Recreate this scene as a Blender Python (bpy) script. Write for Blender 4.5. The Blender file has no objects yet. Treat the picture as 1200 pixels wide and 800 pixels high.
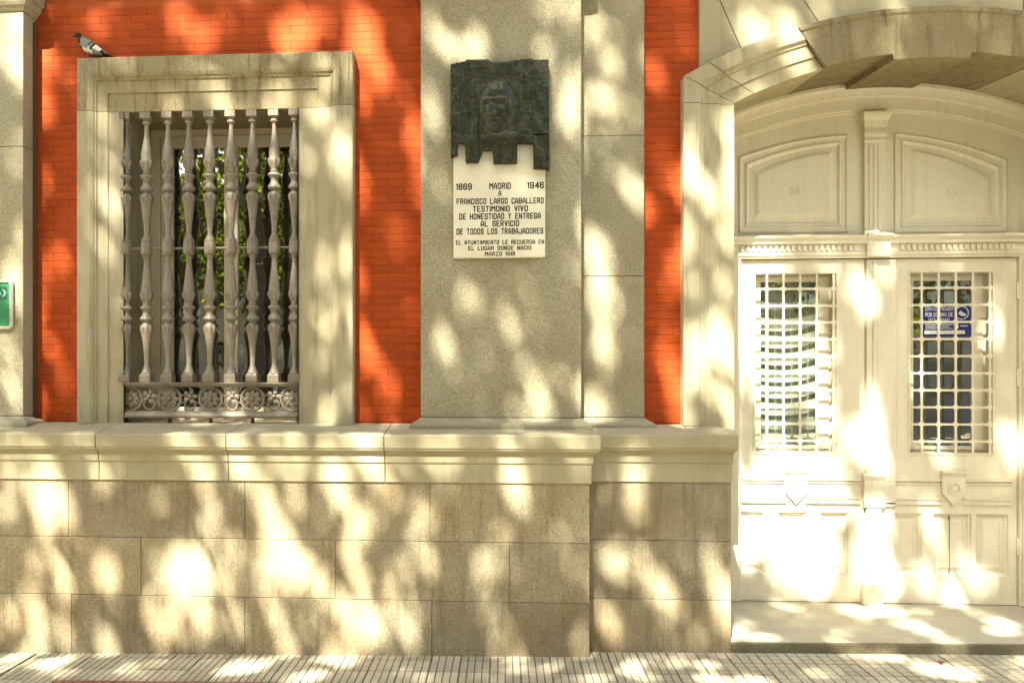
import bpy, bmesh, math, random
import numpy as np
from mathutils import Vector, Matrix
random.seed(7); rng = np.random.default_rng(11)
SC = bpy.context.scene; COL = SC.collection
# ------------------------------------------------------------------ camera
PSI = math.atan(0.065); FOC = 930.0; PX = 530.0; PY = 440.0; DIST = 5.8; EYE = 1.94
cP, sP = math.cos(PSI), math.sin(PSI)
cam = bpy.data.cameras.new('camera'); camo = bpy.data.objects.new('camera', cam); COL.objects.link(camo)
camo.location = (0, -DIST, EYE); camo.rotation_euler = (math.radians(90), 0, PSI)
cam.sensor_width = 36; cam.lens = FOC/1200*36
cam.shift_x = (600-PX)/1200; cam.shift_y = -(400-PY)/1200
cam.clip_end = 2000; cam.clip_start = 0.05
SC.camera = camo
SC.render.resolution_x = 1024; SC.render.resolution_y = 682
# ------------------------------------------------------------------ light
SUN = Vector((0.335, 1.0, -1.319))            # the way the sunlight travels
el = math.atan2(1.319, math.hypot(.335, 1.0)); rot = math.atan2(-.335, -1.0)
w = bpy.data.worlds.new("World"); SC.world = w; w.use_nodes = True
nt = w.node_tree; bg = nt.nodes['Background']
sky = nt.nodes.new('ShaderNodeTexSky'); sky.sky_type = 'NISHITA'; sky.sun_disc = False
sky.sun_elevation = el; sky.sun_rotation = rot; sky.air_density = 1.2; sky.dust_density = 3.0; sky.ozone_density = .6
nt.links.new(sky.outputs[0], bg.inputs[0]); bg.inputs[1].default_value = 0.052
sl = bpy.data.lights.new('sun', 'SUN'); sl.energy = 5.0; sl.angle = math.radians(0.53); sl.color = (1, .985, .955)
slo = bpy.data.objects.new('sun', sl); COL.objects.link(slo)
slo.rotation_euler = SUN.to_track_quat('-Z', 'Y').to_euler()
vs = SC.view_settings; vs.view_transform = 'Standard'; vs.look = 'None'; vs.gamma = 1.0
vs.exposure = 3.12
try:
    vs.use_white_balance = True; vs.white_balance_temperature = 7150; vs.white_balance_tint = 4
except Exception as e: print('no wb', e)

# ------------------------------------------------------------------ photo measurements -> places on known planes
def px(u, Y):
    a = (u-PX)/FOC
    return (Y+DIST)*(a*cP-sP)/(cP+a*sP)
def pz(u, v, Y):
    zc = -px(u, Y)*sP+(Y+DIST)*cP
    return EYE+(PY-v)*zc/FOC
def ground(x): return .02+.015*x

# ------------------------------------------------------------------ materials
def newmat(name):
    m = bpy.data.materials.new(name); m.use_nodes = True
    return m, m.node_tree, m.node_tree.nodes['Principled BSDF']
def N(t, typ, **k):
    n = t.nodes.new(typ)
    for a, b in k.items(): setattr(n, a, b)
    return n
def noise(t, vec, scale, detail=4, rough=.6):
    n = N(t, 'ShaderNodeTexNoise'); n.inputs['Scale'].default_value = scale; n.inputs['Detail'].default_value = detail
    n.inputs['Roughness'].default_value = rough; t.links.new(vec, n.inputs['Vector']); return n.outputs['Fac']
def ramp(t, fac, stops):
    r = N(t, 'ShaderNodeValToRGB'); t.links.new(fac, r.inputs[0]); e = r.color_ramp.elements
    while len(e) < len(stops): e.new(.5)
    for i, (p, c) in enumerate(stops):
        e[i].position = p; e[i].color = (*c, 1) if len(c) == 3 else c
    return r.outputs[0]
def mix(t, a, b, fac, mode='MIX'):
    n = N(t, 'ShaderNodeMix', data_type='RGBA', blend_type=mode)
    if isinstance(fac, float): n.inputs[0].default_value = fac
    else: t.links.new(fac, n.inputs[0])
    for i, x in ((6, a), (7, b)):
        if isinstance(x, tuple): n.inputs[i].default_value = (*x, 1)
        else: t.links.new(x, n.inputs[i])
    return n.outputs[2]
def coords(t, scale=(1, 1, 1)):
    tc = N(t, 'ShaderNodeTexCoord'); mp = N(t, 'ShaderNodeMapping'); mp.inputs['Scale'].default_value = scale
    t.links.new(tc.outputs['Object'], mp.inputs[0]); return mp.outputs[0]
def g3(x): return (x, x, x)
def bump(t, bs, h, strength, dist=.01):
    b = N(t, 'ShaderNodeBump'); b.inputs['Strength'].default_value = strength; b.inputs['Distance'].default_value = dist
    t.links.new(h, b.inputs['Height']); t.links.new(b.outputs[0], bs.inputs['Normal'])
def wmat(name, base, rough=.85, speck=.35, stain=.3, grain=190, streak=0.0, bmp=.25, var=.12, metallic=0, stain_c=None, blotch=1.3):
    """weathered solid: fine speckle, broad stains, drip streaks and a tone of its own per piece"""
    m, t, bs = newmat(name); v = coords(t)
    fine = noise(t, v, grain, 3, .7); fine2 = noise(t, v, grain*.8, 2, .5); big = noise(t, v, blotch, 6, .65)
    c = mix(t, base, tuple(x*(1-speck) for x in base), ramp(t, fine, [(.40, g3(0)), (.66, g3(1))]))
    c = mix(t, c, tuple(min(1, x*(1+.5*speck)) for x in base), ramp(t, fine2, [(.58, g3(0)), (.74, g3(1))]))
    sc = stain_c or (.62, .5, .33)
    c = mix(t, c, sc, mixfac(t, ramp(t, big, [(.38, g3(0)), (.7, g3(1))]), stain), 'MULTIPLY')
    if streak:
        v2 = coords(t, (9, 9, .7)); s = noise(t, v2, 2.2, 5, .7)
        c = mix(t, c, (.33, .27, .17), mixfac(t, ramp(t, s, [(.5, g3(0)), (.7, g3(1))]), streak), 'MULTIPLY')
    if var:
        oi = N(t, 'ShaderNodeObjectInfo')
        c = mix(t, c, ramp(t, oi.outputs['Random'], [(0, g3(1-var)), (1, (1+var, 1+var*.9, 1+var*.7))]), 1.0, 'MULTIPLY')
    t.links.new(c, bs.inputs['Base Color']); bs.inputs['Roughness'].default_value = rough; bs.inputs['Metallic'].default_value = metallic
    if bmp: bump(t, bs, fine, bmp, .004)
    return m
def mixfac(t, fac, k):
    n = N(t, 'ShaderNodeMath', operation='MULTIPLY'); n.inputs[1].default_value = k; t.links.new(fac, n.inputs[0]); return n.outputs[0]
def plain(name, col, rough=.6, metallic=0, **k):
    m, t, bs = newmat(name); v = coords(t)
    c = mix(t, col, tuple(x*.72 for x in col), ramp(t, noise(t, v, k.get('scale', 30), 5), [(.35, g3(0)), (.75, g3(1))]))
    t.links.new(c, bs.inputs['Base Color']); bs.inputs['Roughness'].default_value = rough; bs.inputs['Metallic'].default_value = metallic
    return m
M = {}
M['granite'] = wmat('granite', (.335, .30, .20), speck=.44, stain=.55, grain=115, bmp=.5, var=.05)
M['plinth'] = wmat('plinth_granite', (.345, .292, .19), speck=.42, stain=.75, grain=115, streak=.4, bmp=.5, var=.13, stain_c=(.66, .50, .32), blotch=1.9)
M['ledge'] = wmat('ledge_stone', (.38, .335, .215), speck=.24, stain=.45, grain=260, streak=.15, bmp=.2, var=.05)
M['surround'] = wmat('surround_stone', (.39, .345, .225), speck=.24, stain=.5, grain=260, streak=.45, bmp=.2, var=.04)
M['lichen'] = wmat('weathered_lintel_stone', (.30, .25, .145), speck=.35, stain=.6, grain=110, streak=.8, bmp=.4, var=.04)
M['sooty'] = wmat('dark_arch_stone', (.225, .18, .095), speck=.35, stain=.5, grain=130, streak=.7, bmp=.4, var=.04)
M['marble'] = wmat('white_marble', (.70, .65, .51), rough=.3, speck=.05, stain=.2, grain=60, bmp=.02, var=0, blotch=6)
M['joint'] = wmat('lime_joint', (.21, .165, .095), speck=.2, stain=.2, grain=200, bmp=.2, var=0)
M['mortar'] = wmat('mortar', (.42, .075, .010), speck=.2, stain=.2, grain=200, bmp=.2, var=0)
m = M['brick'] = wmat('orange_brick', (.375, .055, .0045), rough=.85, speck=.22, stain=.5, grain=120, bmp=.25, var=.11, stain_c=(.7, .55, .5), blotch=3)
M['brick'].node_tree.nodes['Principled BSDF'].inputs['Specular IOR Level'].default_value = .33
M['door'] = wmat('cream_door_paint', (.68, .62, .48), rough=.45, speck=.05, stain=.28, grain=40, streak=.16, bmp=.03, var=0, stain_c=(.8, .7, .55))
M['frame'] = wmat('cream_window_paint', (.66, .57, .40), rough=.5, speck=.05, stain=.3, grain=50, bmp=.05, var=0)
M['iron'] = wmat('taupe_painted_iron', (.23, .19, .135), rough=.5, speck=.4, stain=.5, grain=90, bmp=.3, var=.08, stain_c=(.55, .42, .3), blotch=9)
M['bronze'] = wmat('dark_bronze', (.05, .048, .026), rough=.36, speck=.6, stain=.75, grain=45, streak=.45, bmp=.9, var=0, metallic=.45, stain_c=(.7, .9, .8), blotch=12)
M['ink'] = plain('letter_black', (.012, .010, .004), .7)
M['step'] = wmat('step_stone', (.44, .40, .30), speck=.2, stain=.5, grain=140, bmp=.3, var=0)
M['riser'] = wmat('dark_riser', (.19, .165, .10), speck=.4, stain=.5, grain=90, bmp=.3, var=0)  # darker tone for the front face of the step
M['pad'] = wmat('paving_cream', (.46, .41, .30), speck=.3, stain=.5, grain=110, bmp=.3, var=.16, blotch=3)
M['padred'] = wmat('paving_red', (.30, .11, .07), speck=.3, stain=.4, grain=110, bmp=.3, var=.1)
M['groove'] = plain('paving_groove', (.17, .14, .085), .95)
M['asphalt'] = wmat('asphalt', (.055, .053, .05), speck=.4, stain=.3, grain=90, bmp=.4, var=0)
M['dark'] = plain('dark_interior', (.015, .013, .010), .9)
M['blind'] = plain('white_blind', (.85, .87, .80), .6)
M['backing'] = plain('grey_green_lining', (.30, .32, .26), .8)
M['green'] = plain('green_enamel', (.02, .17, .07), .3)
M['green2'] = plain('dark_green_print', (.008, .06, .035), .35)
M['palegreen'] = plain('pale_green_print', (.15, .42, .25), .35)
M['steel'] = plain('brushed_metal', (.5, .47, .36), .35, .6)
M['blue'] = plain('blue_print', (.018, .022, .22), .35)
M['white'] = plain('white_print', (.8, .8, .78), .5)
M['bark'] = wmat('plane_bark', (.12, .09, .06), speck=.5, stain=.6, grain=20, bmp=.6, var=0)
M['pg'] = plain('pigeon_grey', (.19, .20, .17), .7, scale=200)
M['pd'] = plain('pigeon_dark', (.006, .007, .007), .9, scale=200)
M['pw'] = plain('pigeon_white', (.62, .62, .55), .7, scale=200)
M['pl'] = plain('pigeon_leg', (.25, .05, .04), .6)
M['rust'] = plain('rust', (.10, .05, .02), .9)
M['gap_shade'] = plain('gap_shade_paint', (.02, .014, .008), .9)  # near-black paint for the shaded gaps at the grille edges
def leafmat(name, c1, c2):
    m, t, bs = newmat(name); v = coords(t)
    c = mix(t, c1, c2, ramp(t, noise(t, v, 1.3, 3), [(.4, g3(0)), (.62, g3(1))]))
    d = N(t, 'ShaderNodeBsdfDiffuse'); tr = N(t, 'ShaderNodeBsdfTranslucent'); mx = N(t, 'ShaderNodeMixShader'); mx.inputs[0].default_value = .52
    t.links.new(c, d.inputs[0]); t.links.new(mix(t, c, (1.5, 1.4, .5), 1.0, 'MULTIPLY'), tr.inputs[0])
    t.links.new(d.outputs[0], mx.inputs[1]); t.links.new(tr.outputs[0], mx.inputs[2])
    t.links.new(mx.outputs[0], t.nodes['Material Output'].inputs[0]); return m
M['leaf'] = leafmat('plane_leaf', (.045, .085, .012), (.15, .165, .02))
def glassmat(name, refl, tint):
    m, t, bs = newmat(name)
    gl = N(t, 'ShaderNodeBsdfGlossy'); gl.inputs['Roughness'].default_value = .015; tr = N(t, 'ShaderNodeBsdfTransparent'); tr.inputs[0].default_value = (*tint, 1)
    b = N(t, 'ShaderNodeBump'); b.inputs['Strength'].default_value = .12; b.inputs['Distance'].default_value = .02
    t.links.new(noise(t, coords(t), 2.2, 1), b.inputs['Height']); t.links.new(b.outputs[0], gl.inputs['Normal'])
    fr = N(t, 'ShaderNodeLayerWeight'); fr.inputs[0].default_value = .5
    pw = N(t, 'ShaderNodeMath', operation='POWER'); pw.inputs[1].default_value = 4; t.links.new(fr.outputs['Facing'], pw.inputs[0])
    ad = N(t, 'ShaderNodeMath', operation='ADD'); ad.inputs[1].default_value = refl; ad.use_clamp = True; t.links.new(pw.outputs[0], ad.inputs[0])
    mx = N(t, 'ShaderNodeMixShader'); t.links.new(ad.outputs[0], mx.inputs[0])
    t.links.new(tr.outputs[0], mx.inputs[1]); t.links.new(gl.outputs[0], mx.inputs[2]); t.links.new(mx.outputs[0], t.nodes['Material Output'].inputs[0]); return m
M['glass'] = glassmat('window_glass', .42, (.7, .75, .68))
M['glass_door'] = glassmat('door_glass', .24, (.92, .95, .9))

# ------------------------------------------------------------------ mesh helpers
def tag(o, label=None, cat=None, group=None, kind=None):
    for k, v in (('label', label), ('category', cat), ('group', group), ('kind', kind)):
        if v: o[k] = v
    return o
def empty(name, loc, label, cat, group=None, kind=None):
    o = bpy.data.objects.new(name, None); COL.objects.link(o); o.location = loc; o.empty_display_size = .1
    return tag(o, label, cat, group, kind)
def link(me, name, parent=None):
    o = bpy.data.objects.new(name, me); COL.objects.link(o)
    if parent is not None:
        o.parent = parent; o.matrix_parent_inverse = world_of(parent).inverted()
    return o
def world_of(o):
    m = Matrix.LocRotScale(o.location, o.rotation_euler, o.scale)
    return world_of(o.parent) @ o.matrix_parent_inverse @ m if o.parent else m
class MB:
    def __init__(s): s.v = []; s.f = []; s.m = []
    def add(s, vs_, fs, mi=0):
        b = len(s.v); s.v += [tuple(p) for p in vs_]; s.f += [tuple(i+b for i in f) for f in fs]; s.m += [mi]*len(fs); return s
    def box(s, x0, x1, y0, y1, z0, z1, mi=0):
        return s.add([(x0,y0,z0),(x1,y0,z0),(x1,y1,z0),(x0,y1,z0),(x0,y0,z1),(x1,y0,z1),(x1,y1,z1),(x0,y1,z1)],
            [(0,1,5,4),(1,2,6,5),(2,3,7,6),(3,0,4,7),(4,5,6,7),(3,2,1,0)], mi)
    def rings(s, rs, cap0=True, cap1=True, mi=0, closed=True):
        n = len(rs[0]); vs_ = [p for r in rs for p in r]; fs = []
        for i in range(len(rs)-1):
            for j in range(n if closed else n-1):
                k = (j+1) % n; fs.append((i*n+j, i*n+k, (i+1)*n+k, (i+1)*n+j))
        if cap0: fs.append(tuple(reversed(range(n))))
        if cap1: fs.append(tuple((len(rs)-1)*n+j for j in range(n)))
        return s.add(vs_, fs, mi)
    def xz(s, outlines, cap0=True, cap1=True, mi=0):          # [(points in x,z), y] stacked in depth
        return s.rings([[(x, y, z) for x, z in pts] for pts, y in outlines], cap0, cap1, mi)
    def rect(s, levels, x0, x1, yb, eL=0, eR=0, y0=0, mi=0):  # levels (z, projection); mitred returns left and right
        return s.rings([[(x0-p*eL, y0-p, z), (x1+p*eR, y0-p, z), (x1+p*eR, yb, z), (x0-p*eL, yb, z)] for z, p in levels], mi=mi)
    def lathe(s, prof, c=(0, 0), n=12, mi=0, sq=None):
        rs = []
        for r, z in prof: rs.append([(c[0]+r*math.cos(2*math.pi*j/n), c[1]+r*math.sin(2*math.pi*j/n), z) for j in range(n)])
        return s.rings(rs, mi=mi)
    def tube(s, pts, rad, n=7, mi=0):
        pts = [Vector(p) for p in pts]; rs = []
        for i, p in enumerate(pts):
            d = (pts[min(i+1, len(pts)-1)]-pts[max(i-1, 0)]).normalized()
            a = d.orthogonal().normalized(); b = d.cross(a); r = rad[i] if isinstance(rad, (list, tuple)) else rad
            rs.append([tuple(p+a*r*math.cos(2*math.pi*j/n)+b*r*math.sin(2*math.pi*j/n)) for j in range(n)])
        for i in range(1, len(rs)):                            # keep the rings from twisting
            best = min(range(n), key=lambda k: (Vector(rs[i][k])-Vector(rs[i-1][0])).length); rs[i] = rs[i][best:]+rs[i][:best]
        return s.rings(rs, mi=mi)
    def torus(s, c, R, r, n=18, m_=6, axis='y', mi=0, sx=1, sz=1):
        rs = []
        for i in range(n+1):
            a = 2*math.pi*i/n
            rs.append([(c[0]+sx*(R+r*math.cos(b))*math.cos(a), c[1]+r*math.sin(b), c[2]+sz*(R+r*math.cos(b))*math.sin(a)) for b in [2*math.pi*j/m_ for j in range(m_)]])
        return s.rings(rs, False, False, mi=mi)
    def mesh(s, name, mats, smooth=False, bevel=0, recalc=True, angle=35):
        me = bpy.data.meshes.new(name); me.from_pydata(s.v, [], s.f)
        for m_ in (mats if isinstance(mats, (list, tuple)) else [mats]): me.materials.append(m_)
        me.polygons.foreach_set('material_index', s.m)
        if recalc or bevel:
            bm = bmesh.new(); bm.from_mesh(me); bmesh.ops.remove_doubles(bm, verts=bm.verts, dist=1e-5); bmesh.ops.recalc_face_normals(bm, faces=bm.faces)
            if bevel:
                ed = [e for e in bm.edges if len(e.link_faces) == 2 and e.calc_face_angle(0) > .35]
                bmesh.ops.bevel(bm, geom=ed, offset=bevel, segments=1, affect='EDGES', profile=.7)
            bm.to_mesh(me); bm.free()
        if smooth:
            me.polygons.foreach_set('use_smooth', [True]*len(me.polygons)); me.set_sharp_from_angle(angle=math.radians(angle))
        return me
    def build(s, name, mats, parent=None, **k): return link(s.mesh(name, mats, **k), name, parent)
def plate(mb, x0, x1, z0, z1, holes, y0, y1):
    """flat board with rectangular openings, cut as one piece"""
    xs = sorted({x0, x1} | {h[0] for h in holes} | {h[1] for h in holes}); zs = sorted({z0, z1} | {h[2] for h in holes} | {h[3] for h in holes})
    def solid(i, j):
        if i < 0 or j < 0 or i >= len(xs)-1 or j >= len(zs)-1: return False
        cx, cz = (xs[i]+xs[i+1])/2, (zs[j]+zs[j+1])/2
        return not any(h[0] < cx < h[1] and h[2] < cz < h[3] for h in holes)
    for i in range(len(xs)-1):
        for j in range(len(zs)-1):
            if not solid(i, j): continue
            a, b, c, d = xs[i], xs[i+1], zs[j], zs[j+1]
            mb.add([(a,y0,c),(b,y0,c),(b,y0,d),(a,y0,d)], [(0,1,2,3)]); mb.add([(a,y1,c),(b,y1,c),(b,y1,d),(a,y1,d)], [(3,2,1,0)])
            if not solid(i-1, j): mb.add([(a,y0,c),(a,y1,c),(a,y1,d),(a,y0,d)], [(3,2,1,0)])
            if not solid(i+1, j): mb.add([(b,y0,c),(b,y1,c),(b,y1,d),(b,y0,d)], [(0,1,2,3)])
            if not solid(i, j-1): mb.add([(a,y0,c),(b,y0,c),(b,y1,c),(a,y1,c)], [(3,2,1,0)])
            if not solid(i, j+1): mb.add([(a,y0,d),(b,y0,d),(b,y1,d),(a,y1,d)], [(0,1,2,3)])
    return mb

# ================================================================== GROUND AND STREET
def sheet(name, x0, x1, y0, y1, dz, mat, kind='structure'):
    mb = MB(); n = 8
    for i in range(n):
        a, b = x0+(x1-x0)*i/n, x0+(x1-x0)*(i+1)/n
        mb.add([(a, y0, ground(a)+dz), (b, y0, ground(b)+dz), (b, y1, ground(b)+dz), (a, y1, ground(a)+dz)], [(0, 1, 2, 3)])
    o = mb.build(name, mat); tag(o, kind=kind); return o
g_ = MB(); R_ = 600
g_.add([(-R_, -R_, ground(-R_)-.16), (R_, -R_, ground(R_)-.16), (R_, R_, ground(R_)-.16), (-R_, R_, ground(-R_)-.16)], [(0, 1, 2, 3)])
tag(g_.build('ground', M['asphalt'], recalc=False), kind='structure')
sheet('road', -40, 40, -12.0, -7.1, -.14, M['asphalt'])
pv = MB(); pv.add([(-40, -7, ground(-40)-.012), (40, -7, ground(40)-.012), (40, 1.2, ground(40)-.012), (-40, 1.2, ground(-40)-.012),
    (-40, -7, ground(-40)-.15), (40, -7, ground(40)-.15)], [(0, 1, 2, 3), (4, 5, 1, 0)])
pavement = pv.build('pavement', M['pad'], recalc=False); tag(pavement, kind='structure')
kb = MB(); kb.rings([[(x, -7.12, ground(x)-.15), (x, -7.12, ground(x)-.01), (x, -6.99, ground(x)), (x, -6.99, ground(x)-.15)] for x in (-40, 40)])
tag(kb.build('kerb', M['step']), kind='structure')
fp = MB(); fp.rings([[(x, -22, ground(x)-.15), (x, -22, ground(x)-.01), (x, -12, ground(x)-.01), (x, -12, ground(x)-.15)] for x in (-40, 40)])
tag(fp.build('far_pavement', M['pad']), kind='structure')

# paving tiles in front of the wall: each 20 cm tile is a part of the pavement
T = .20; ROWS = [-.25, -.45, -.65, -.85, -1.05]
def tile_mesh(name, kind, mat):
    mb = MB(); h = T/2-.0015
    mb.box(-h, h, -h, h, -.02, -.004, 1)
    nx, ny = {'strip': (4, 1), 'grid': (3, 3), 'red': (3, 3)}[kind]
    gap = .0075
    for i in range(nx):
        for j in range(ny):
            a, b = -h+2*h*i/nx+gap/2, -h+2*h*(i+1)/nx-gap/2; c, d = -h+2*h*j/ny+gap/2, -h+2*h*(j+1)/ny-gap/2
            e = .002
            mb.rings([[(a,c,-.004),(b,c,-.004),(b,d,-.004),(a,d,-.004)], [(a,c,-.001),(b,c,-.001),(b,d,-.001),(a,d,-.001)], [(a+e,c+e,.001),(b-e,c+e,.001),(b-e,d-e,.001),(a+e,d-e,.001)]], cap0=False)
    return mb.mesh(name, [mat, M['groove']])
tmesh = {'strip': tile_mesh('strip_tile', 'strip', M['pad']), 'grid': tile_mesh('grid_tile', 'grid', M['pad']), 'red': tile_mesh('red_tile', 'red', M['padred'])}
XJ = px(45, -.36)                                      # open expansion joint
xr0, xr1 = px(52, -.85), px(332, -.85)
i0 = int((-4.4-XJ)/T)
for i in range(i0-1, 46):
    x = XJ+T*(i+.5)+(.012 if i >= 0 else -.012)
    if x > 4.75: break
    for r in range(4):
        y = ROWS[r]-T/2
        if x > 1.7 and r == 0: pass
        kind = 'strip' if x < px(800, -.4) else 'grid'
        if r == 3 and xr0 < x < xr1: kind = 'red'
        name = {'strip': 'paving_tile', 'grid': 'paving_tile', 'red': 'red_paving_tile'}[kind]
        o = bpy.data.objects.new(name, tmesh[kind]); COL.objects.link(o); o.parent = pavement
        o.location = (x, y, ground(x)+random.uniform(-.0015, .0015)); o.rotation_euler = (random.uniform(-.006, .006), -.015+random.uniform(-.006, .006), 0)
# the rest of the pavement towards the kerb: one laid mass behind the camera
mb = MB()
for i in range(-60, 60):
    for j in range(30):
        x = XJ+T*(i+.5); y = -1.05-T*(j+.5); h = T/2-.003
        if abs(x) > 9: continue
        mb.add([(x-h, y-h, ground(x-h)), (x+h, y-h, ground(x+h)), (x+h, y+h, ground(x+h)), (x-h, y+h, ground(x-h))], [(0, 1, 2, 3)])
o = mb.build('paving_field', M['pad'], pavement, recalc=False); o['kind'] = 'stuff'

# ================================================================== PLINTH
YL, YR = -.36, -.225                                    # plinth faces left (bay with the pilaster) and right
XE = px(691, YL); XR0, XR1 = XE, px(857, YR)
plinth = empty('stone_plinth', (0, 0, 0), 'tan granite plinth of coursed blocks with a moulded ledge along the foot of the wall', 'plinth')
zc0, zc1, zc2 = 1.213, .80, .392
J = .0016
def block(x0, x1, z0, z1, y0, yb=-.02, mat='plinth', parent=plinth, name='stone_block'):
    mb = MB(); d = random.uniform(-.0015, .0015)
    e = .0
    za = z0 if not isinstance(z0, str) else None
    if za is None:
        mb.add([(x0+J,y0+d,ground(x0)-.05),(x1-J,y0+d,ground(x1)-.05),(x1-J,yb,ground(x1)-.05),(x0+J,yb,ground(x0)-.05),(x0+J,y0+d,z1-J),(x1-J,y0+d,z1-J),(x1-J,yb,z1-J),(x0+J,yb,z1-J)],
            [(0,1,5,4),(1,2,6,5),(2,3,7,6),(3,0,4,7),(4,5,6,7),(3,2,1,0)])
    else: mb.box(x0+J, x1-J, y0+d, yb, z0+J, z1-J)
    return mb.build(name, M[mat], parent, bevel=.003)
def row(us, x_end, z0, z1, y0):
    xs = [-4.9]+[px(u, y0) for u in us]+[x_end]
    for a, b in zip(xs, xs[1:]): block(a, b, z0, z1, y0)
row([80, 287, 504], XE, zc1, zc0, YL); row([-60, 165, 393, 597], XE, zc2, zc1, YL); row([-90, 84, 287, 506], XE, 'g', zc2, YL)
for a, b in ((zc1, zc0), (zc2, zc1), ('g', zc2)): block(XE+.002, XR1, a, b, YR)
mb = MB(); mb.box(-4.9, XE-.02, YL+.007, 0, -.1, 1.2); mb.box(XE-.02, XR1-.02, YR+.007, .0, -.1, 1.2); mb.build('mortar_core', M['joint'], plinth)
LEDGE = [(1.206, .0), (1.336, .0), (1.341, .008), (1.346, .010), (1.400, .010), (1.412, .020), (1.424, .040), (1.432, .046), (1.441, .046), (1.445, .054), (1.530, .056), (1.537, .048)]
def ledge(x0, x1, y0, eR, joints):
    xs = [x0]+joints+[x1]
    for k, (a, b) in enumerate(zip(xs, xs[1:])):
        last = k == len(xs)-2
        mb = MB(); er = eR if last else 0
        gl = .0025 if k else 0; gr = 0 if last else .0025
        lv = [(z, p+.012) for z, p in LEDGE]+[(1.590, y0*-1*-1+0)]
        lv = lv[:-1]
        rs = [[(a+gl, y0-p, z), (b-gr+p*er, y0-p, z), (b-gr+p*er, -.01, z), (a+gl, -.01, z)] for z, p in lv]
        # weathered top falling to the front
        top = [(a+gl, -.06, 1.588), (b-gr+(.048 if er else 0)-(.10 if er else 0), -.06, 1.588), (b-gr+(.048 if er else 0)-(.10 if er else 0), -.01, 1.590), (a+gl, -.01, 1.590)]
        rs.append(top); mb.rings(rs)
        mb.build('ledge_stone', M['ledge'], plinth, bevel=.0025)
ledge(-4.9, XE, YL, 1, [px(112, -.42), px(265, -.42), px(450, -.42)])
ledge(XE+.002, XR1, YR, .45, [])

# ================================================================== BRICK WALL
wall = empty('brick_wall', (0, 0, 0), 'orange red facing brick wall between the granite pilasters', 'wall')
XP0, XP1 = px(493, -.16), px(681, -.16); XS1 = px(755, -.06)
WL, WR = px(145, -.055), px(350, -.055); WT = 3.905; WB = 1.588
OL, OR_, OT = px(90, -.1), px(413.5, -.1), 4.295
XLP = px(27, -.16)
JL = px(801, -.1); XC = 2.96
mb = MB(); plate(mb, -5.2, 1.60, 1.45, 6.5, [(WL-.02, WR+.02, WB-.02, WT+.02)], .004, .3)
mb.build('mortar_bed', M['mortar'], wall)
bw, bh, joint = .243, .0575, .0008
bm_ = MB(); bm_.box(-bw/2+joint, bw/2-joint, .0, .03, -bh/2+joint, bh/2-joint); brick_me = bm_.mesh('brick', M['brick'], bevel=.0007)
spans = [(XLP+.0, OL), (OR_, XP0), (XS1, px(801, 0)), (px(801, 0), px(820, 0))]
cands = []
for r in range(54):
    z = 1.60+bh*(r+.5); off = (r % 2)*bw/2
    for k in range(-18, 12):
        x = k*bw+off
        if x < XLP-.1 or x > JL+.2: continue
        def vis():
            a, b = x-bw/2, x+bw/2
            if z > OT-.03: segs = [(XLP, XP0), (XS1, px(820, 0))]
            else: segs = [(XLP, OL), (OR_, XP0), (XS1, JL if z < 4.05 else px(820, 0))]
            return sum(max(0, min(b, q)-max(a, p)) for p, q in segs)
        v = vis()
        if v > .006: cands.append((v if z < 4.68 else v*.2, x, z))
cands.sort(reverse=True)
for v, x, z in cands[:298]:
    o = bpy.data.objects.new('brick', brick_me); COL.objects.link(o); o.parent = wall
    o.location = (x, -.001+random.uniform(-.0008, .0006), z); o.rotation_euler = (0, random.uniform(-.002, .002), 0)
mb = MB()
for v, x, z in cands[298:]: mb.box(x-bw/2+joint, x+bw/2-joint, -.001, .024, z-bh/2+joint, z+bh/2-joint)
o = mb.build('brick_infill', M['brick'], wall, bevel=.0007); o['kind'] = 'stuff'
# upper wall, out of frame: string course that throws the straight shadow along the top
corn = empty('stone_cornice', (0, 0, 4.9), 'pale stone string course above the window and pilasters', 'cornice')
for a, b in ((-3.55, XP0), (XS1, 1.30)):
    mb = MB(); mb.rect([(4.86, .05), (4.90, .07), (4.93, .13), (5.02, .15), (5.05, .02)], a+.003, b-.003, .0); mb.build('cornice_stone', M['surround'], corn)

# ================================================================== PILASTERS
def pilaster(label, x0, x1, p, joints, eL=1, eR=1, yb=0., group=None, cap=True, base=True, capz=4.66):
    t = empty('stone_pilaster', ((x0+x1)/2, -p, 1.59), label, 'pilaster', group)
    zs = [1.642]+joints+[capz]
    for a, b in zip(zs, zs[1:]):
        mb = MB(); mb.box(x0, x1, -p, yb, a+.0015, b-.0015); mb.build('shaft_stone', M['granite'], t, bevel=.003)
    if base:
        mb = MB(); mb.rect([(1.50, .074), (1.586, .074), (1.597, .070), (1.628, .018), (1.640, .004)], x0, x1, yb, eL, eR, -p); mb.build('base_moulding', M['granite'], t, bevel=.002)
    if cap:
        mb = MB(); mb.rect([(capz, .006), (capz+.015, .02), (capz+.03, .022), (capz+.035, .035), (capz+.06, .05), (capz+.085, .052), (capz+.09, .07), (capz+.15, .075)], x0, x1, yb, eL, eR, -p); mb.build('capital', M['granite'], t, bevel=.002)
        mb = MB(); mb.box(x0-.01, x1+.01, -p-.01, yb, capz+.152, 6.5); mb.build('upper_shaft', M['granite'], t)
    return t
pilaster('wide speckled granite pilaster that carries the bronze and marble memorial', XP0, XP1, .16, [], 1, 1, -.004)
pilaster('narrow granite pilaster set back just right of the memorial pilaster', XP1+.001, XS1, .06, [pz(720, 323.5, -.06), pz(720, 159, -.06)], 0, 1, -.003, capz=4.72)
pilaster('granite pilaster with moulded capital at the left edge, bearing the green sign', -4.6, XLP, .16, [pz(10, 172, -.16)], 0, 1, -.005, capz=pz(15, 13, -.17))
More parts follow.
